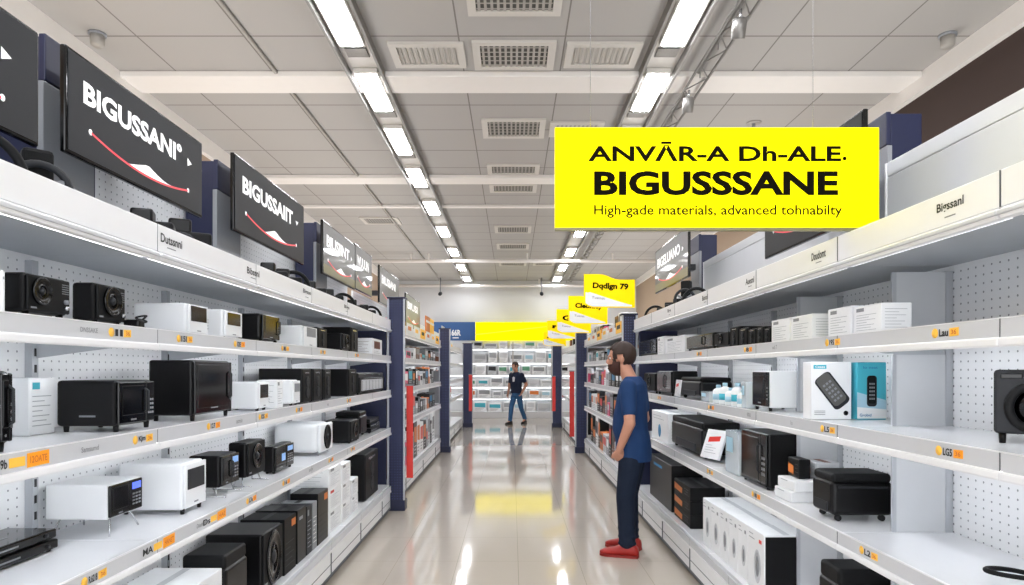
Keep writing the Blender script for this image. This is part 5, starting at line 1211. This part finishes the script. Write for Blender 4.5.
def make_person(label, loc, rz, vox, skin, hair, shirt, jean, shoe, sole, legs, arms, head_yaw, head_pitch, belly, beard, torso_w=1.0, hem=0.80, hs=1.0, hf=0.0, th=1.0, ss=1.0):
    b = MB()
    # trunk under the clothes, neck, head
    loft(b, [(0.86, 0, 0.03, 0.14, 0.10), (1.0, 0, 0.02, 0.14, 0.105), (1.2, 0, 0.0, 0.15, 0.11), (1.4, 0, 0.01, 0.16, 0.09), (1.48, 0, 0.015, 0.10, 0.07), (1.52, 0, 0.012, 0.065, 0.06)], skin)
    capsule(b, (0, 0.008, 1.46), 0.064, (0, -0.02 - hf, 1.64), 0.060, skin)
    H0 = Vector((0, -0.02, 1.60)); TP = Vector((0, -0.02, 1.81))
    X = Matrix.Translation((0, -hf, 0)) @ Matrix.Translation(TP) @ Matrix.Scale(hs, 4) @ Matrix.Translation(-TP) @ Matrix.Translation(H0) @ Matrix.Rotation(head_yaw, 4, 'Z') @ Matrix.Rotation(head_pitch, 4, 'X') @ Matrix.Translation(-H0)
    ell(b, (0, -0.02, 1.715), (0.076, 0.098, 0.095), skin, X=X)
    ell(b, (0, -0.055, 1.655), (0.062, 0.068, 0.080), skin, X=X)
    ell(b, (0, -0.085, 1.605), (0.036, 0.035, 0.030), skin, X=X)
    ell(b, (0, -0.128, 1.672), (0.013, 0.020, 0.022), skin, X=X)      # nose
    ell(b, (0, -0.115, 1.70), (0.010, 0.016, 0.03), skin, X=X)
    ell(b, (0, -0.112, 1.715), (0.05, 0.012, 0.010), skin, X=X)       # brow
    ell(b, (0, -0.116, 1.635), (0.024, 0.010, 0.006), skin, X=X)      # lips
    for s in (-1, 1): ell(b, (s * 0.078, -0.008, 1.685), (0.012, 0.022, 0.034), skin, X=X)
    sh = MB()
    for s, A in zip((1, -1), arms):
        S_, E_, W_, Hd, fing, thumb = A
        capsule(b, S_, 0.054, E_, 0.047, skin); capsule(b, E_, 0.049, W_, 0.031, skin)
        # palm, four unequal fingers, thumb
        S_, E_, W_, Hd = Vector(S_), Vector(E_), Vector(W_), Vector(Hd)
        ax = (Hd - W_).normalized(); side = Vector(fing).normalized(); side = (side - ax * side.dot(ax)).normalized(); nrm = ax.cross(side)
        capsule(b, W_, 0.029, W_ + ax * 0.03, 0.028, skin)
        for q, (off, ln) in enumerate(((-0.030, 0.062), (-0.010, 0.074), (0.010, 0.070), (0.029, 0.054))):
            k0 = W_ + ax * 0.025 + side * off * 0.7; k1 = W_ + ax * 0.095 + side * off
            capsule(b, k0, 0.016, k1, 0.0125, skin, 8)
            k2 = k1 + ax * ln * 0.5 + nrm * thumb[1] * 0.010; k3 = k2 + ax * ln * 0.4 + nrm * thumb[1] * 0.024
            capsule(b, k1, 0.0115, k2, 0.010, skin, 8); capsule(b, k2, 0.010, k3, 0.0085, skin, 8)
        t0 = W_ + ax * 0.03 + side * thumb[0] * 0.022; t1 = t0 + ax * 0.042 + side * thumb[0] * 0.030; t2 = t1 + ax * 0.034 + side * thumb[0] * 0.006
        capsule(b, t0, 0.015, t1, 0.0125, skin, 8); capsule(b, t1, 0.0125, t2, 0.010, skin, 8)
        mid = S_ + (E_ - S_) * 0.66
        capsule(sh, S_, 0.072, mid, 0.064, shirt); 
    for L in legs:
        hip, kn, an, toe = L
        capsule(b, hip, 0.07, kn, 0.05, skin); capsule(b, kn, 0.048, an, 0.035, skin)
        capsule(b, an, 0.034, Vector(an) + Vector((toe[0] * 0.12, toe[1] * 0.12, -0.04)), 0.025, skin)
    p = b.build('person', None, loc, rz); fuse(p, vox, 3, 0.4); tag(p, label, 'person')
    tw = torso_w
    loft(sh, [(hem, 0, 0.02, 0.182 * tw, 0.150), (0.88, 0, 0.02, 0.180 * tw, 0.148 + belly * 0.3), (0.98, 0, 0.015, 0.170 * tw, 0.135 + belly * 0.7), (1.08, 0, -0.005 - belly * 0.3, 0.170 * tw, 0.132 + belly), (1.18, 0, -0.005 - belly * 0.2, 0.178 * tw, 0.130 + belly * 0.7), (1.30, 0, 0.004, 0.192 * tw, 0.130), (1.40, 0, 0.012, 0.192 * tw, 0.118), (1.46, 0, 0.016, 0.165 * tw, 0.098), (1.505, 0, 0.014, 0.095, 0.080), (1.525, 0, 0.010, 0.073, 0.072)], shirt)
    fuse(sh.build('shirt', p), vox, 3, 0.5)
    tr_ = MB()
    loft(tr_, [(0.80, 0, 0.03, 0.155, 0.115), (0.90, 0, 0.03, 0.165, 0.122), (1.0, 0, 0.02, 0.155, 0.115)], jean)
    for hip, kn, an, toe in legs:
        capsule(tr_, (hip[0], hip[1], hip[2] - 0.08), 0.092 * th, kn, 0.071 * th, jean); capsule(tr_, kn, 0.071 * th, (an[0], an[1], an[2] + 0.045), 0.062 * th, jean)
        for zz_ in (0.0, 0.06, 0.13):     # bunched folds above the shoe
            q = (an[2] + 0.03 + zz_)
            ell(tr_, (an[0] + (kn[0] - an[0]) * zz_ * 2, an[1] + (kn[1] - an[1]) * zz_ * 2, q), (0.066 * th, 0.07 * th, 0.022), jean)
    fuse(tr_.build('trousers', p), vox, 3, 0.5)
    for hip, kn, an, toe in legs:
        d = Vector((toe[0], toe[1], 0)).normalized(); ang = math.atan2(d.x, -d.y); gz = toe[2]
        Xs = Matrix.Translation((an[0], an[1], gz)) @ Matrix.Rotation(ang, 4, 'Z') @ Matrix.Scale(ss, 4)
        s_ = MB(); n = 16; vs = []; fs = []
        prof = [(0.085, 0.020, 0.045), (0.078, 0.034, 0.075), (0.05, 0.040, 0.098), (0.01, 0.042, 0.100), (-0.04, 0.042, 0.088), (-0.09, 0.047, 0.070), (-0.14, 0.047, 0.056), (-0.18, 0.038, 0.045), (-0.205, 0.018, 0.033)]
        for y_, hw, ht in prof:
            for k_ in range(n):
                a = 2 * PI * k_ / n; cx_ = math.cos(a); sy = math.sin(a)
                vs.append((hw * math.copysign(abs(cx_) ** 0.7, cx_), y_, 0.016 + ht / 2 - 0.008 + (ht / 2 - 0.004) * math.copysign(abs(sy) ** 0.7, sy)))
        for j in range(len(prof) - 1):
            for k_ in range(n): fs.append((j * n + k_, (j + 1) * n + k_, (j + 1) * n + (k_ + 1) % n, j * n + (k_ + 1) % n))
        fs += [list(range(n)), [(len(prof) - 1) * n + k_ for k_ in range(n - 1, -1, -1)]]
        s_.add(vs, fs, shoe, True, Xs); so = s_.build('shoe', p)
        q = MB(); outl = [(y_, hw + 0.004) for y_, hw, ht in prof]
        pts = [(hw, y_) for y_, hw in outl] + [(-hw, y_) for y_, hw in outl[::-1]]
        q.prism(pts, 0.018, sole, Xs @ Matrix.Translation((0, 0, 0.0185))); q.build('sole', so)
    shell((0, -0.012, 1.722), (0.087, 0.113, 0.106), lambda d: (d.z > 0.42 and d.y > -0.93) or (d.y > 0.10 and d.z > -0.80) or (d.z > -0.02 and d.y > -0.50) or (-0.62 < d.y < -0.36 and d.z > -0.5 and abs(d.x) > 0.6), X, hair, 0.016, 'hair', p)
    if beard:
        shell((0, -0.050, 1.632), (0.071, 0.084, 0.078), lambda d: (d.z < 0.22 or (d.y > -0.45 and d.z < 0.75)) and d.y < 0.25 and not (d.y < -0.80 and abs(d.z - 0.04) < 0.10 and abs(d.x) < 0.36), X, BEARD, 0.016, 'beard', p)
    e = MB()
    for s in (-1, 1):
        q = MB(); ell(q, (s * 0.031, -0.1065, 1.698), (0.013, 0.009, 0.008), M['pwhite'], 12, X); ell(q, (s * 0.031, -0.1135, 1.698), (0.006, 0.004, 0.006), EYE_, 10, X); q.build('eye', p)
    return p
# near man: faces the aisle, left hand in his jeans pocket
make_person('bearded man in navy T-shirt, dark jeans and red shoes, hand in pocket', (1.03, 5.87, 0), -2.0, 0.0075, SKIN, HAIR, SHIRT, JEAN, SHOE, SOLE,
    legs=[((0.10, 0.02, 0.88), (0.115, -0.02, 0.50), (0.135, 0.0, 0.085), (0.10, -1, 0.0)), ((-0.10, 0.0, 0.88), (-0.11, -0.05, 0.50), (-0.125, -0.04, 0.085), (-0.12, -1, 0.0))],
    arms=[((0.185, 0.02, 1.435), (0.262, 0.055, 1.14), (0.222, -0.040, 0.925), (0.165, -0.065, 0.82), (0.25, -1, 0), (1.0, 1)), ((-0.185, 0.02, 1.435), (-0.262, 0.05, 1.15), (-0.23, -0.08, 0.93), (-0.195, -0.11, 0.83), (-0.25, -1, 0), (1.0, -1))],
    head_yaw=0.12, head_pitch=0.06, belly=0.02, beard=True, hs=1.09, hf=0.06, th=1.14, torso_w=1.06, ss=1.13)
# far man: mid-stride near the back wall, looking down to the left
fm = make_person('man in dark top and blue jeans walking past the back wall display', (0.12, 19.9, 0), -0.62, 0.011, SKIN2, HAIR, SHIRT2, JEAN2, SHOE2, SHOE2,
    legs=[((0.09, 0.03, 0.88), (0.10, 0.10, 0.49), (0.10, 0.30, 0.11), (0.15, -1, 0.0)), ((-0.09, 0.02, 0.88), (-0.10, -0.10, 0.50), (-0.10, -0.16, 0.085), (-0.1, -1, 0.0))],
    arms=[((0.185, 0.02, 1.435), (0.29, 0.10, 1.16), (0.24, -0.02, 0.95), (0.21, -0.06, 0.86), (0.3, -1, 0), (1.0, 1)), ((-0.185, 0.02, 1.435), (-0.255, 0.03, 1.14), (-0.235, -0.07, 0.90), (-0.23, -0.10, 0.82), (0, -1, 0), (1.0, -1))],
    head_yaw=-0.35, head_pitch=0.22, belly=0.0, beard=False, torso_w=1.08, hem=0.92)
MB().prism([(-0.03, 0.0), (0.03, 0.0), (0.045, 0.12), (0, 0.15), (-0.045, 0.12)], 0.006, M['paperg'], frame((0.0, -0.134, 1.24), (1, 0, 0), (0, 0.08, 1))).build('shirt_print', fm)
print('objects', len(bpy.data.objects))
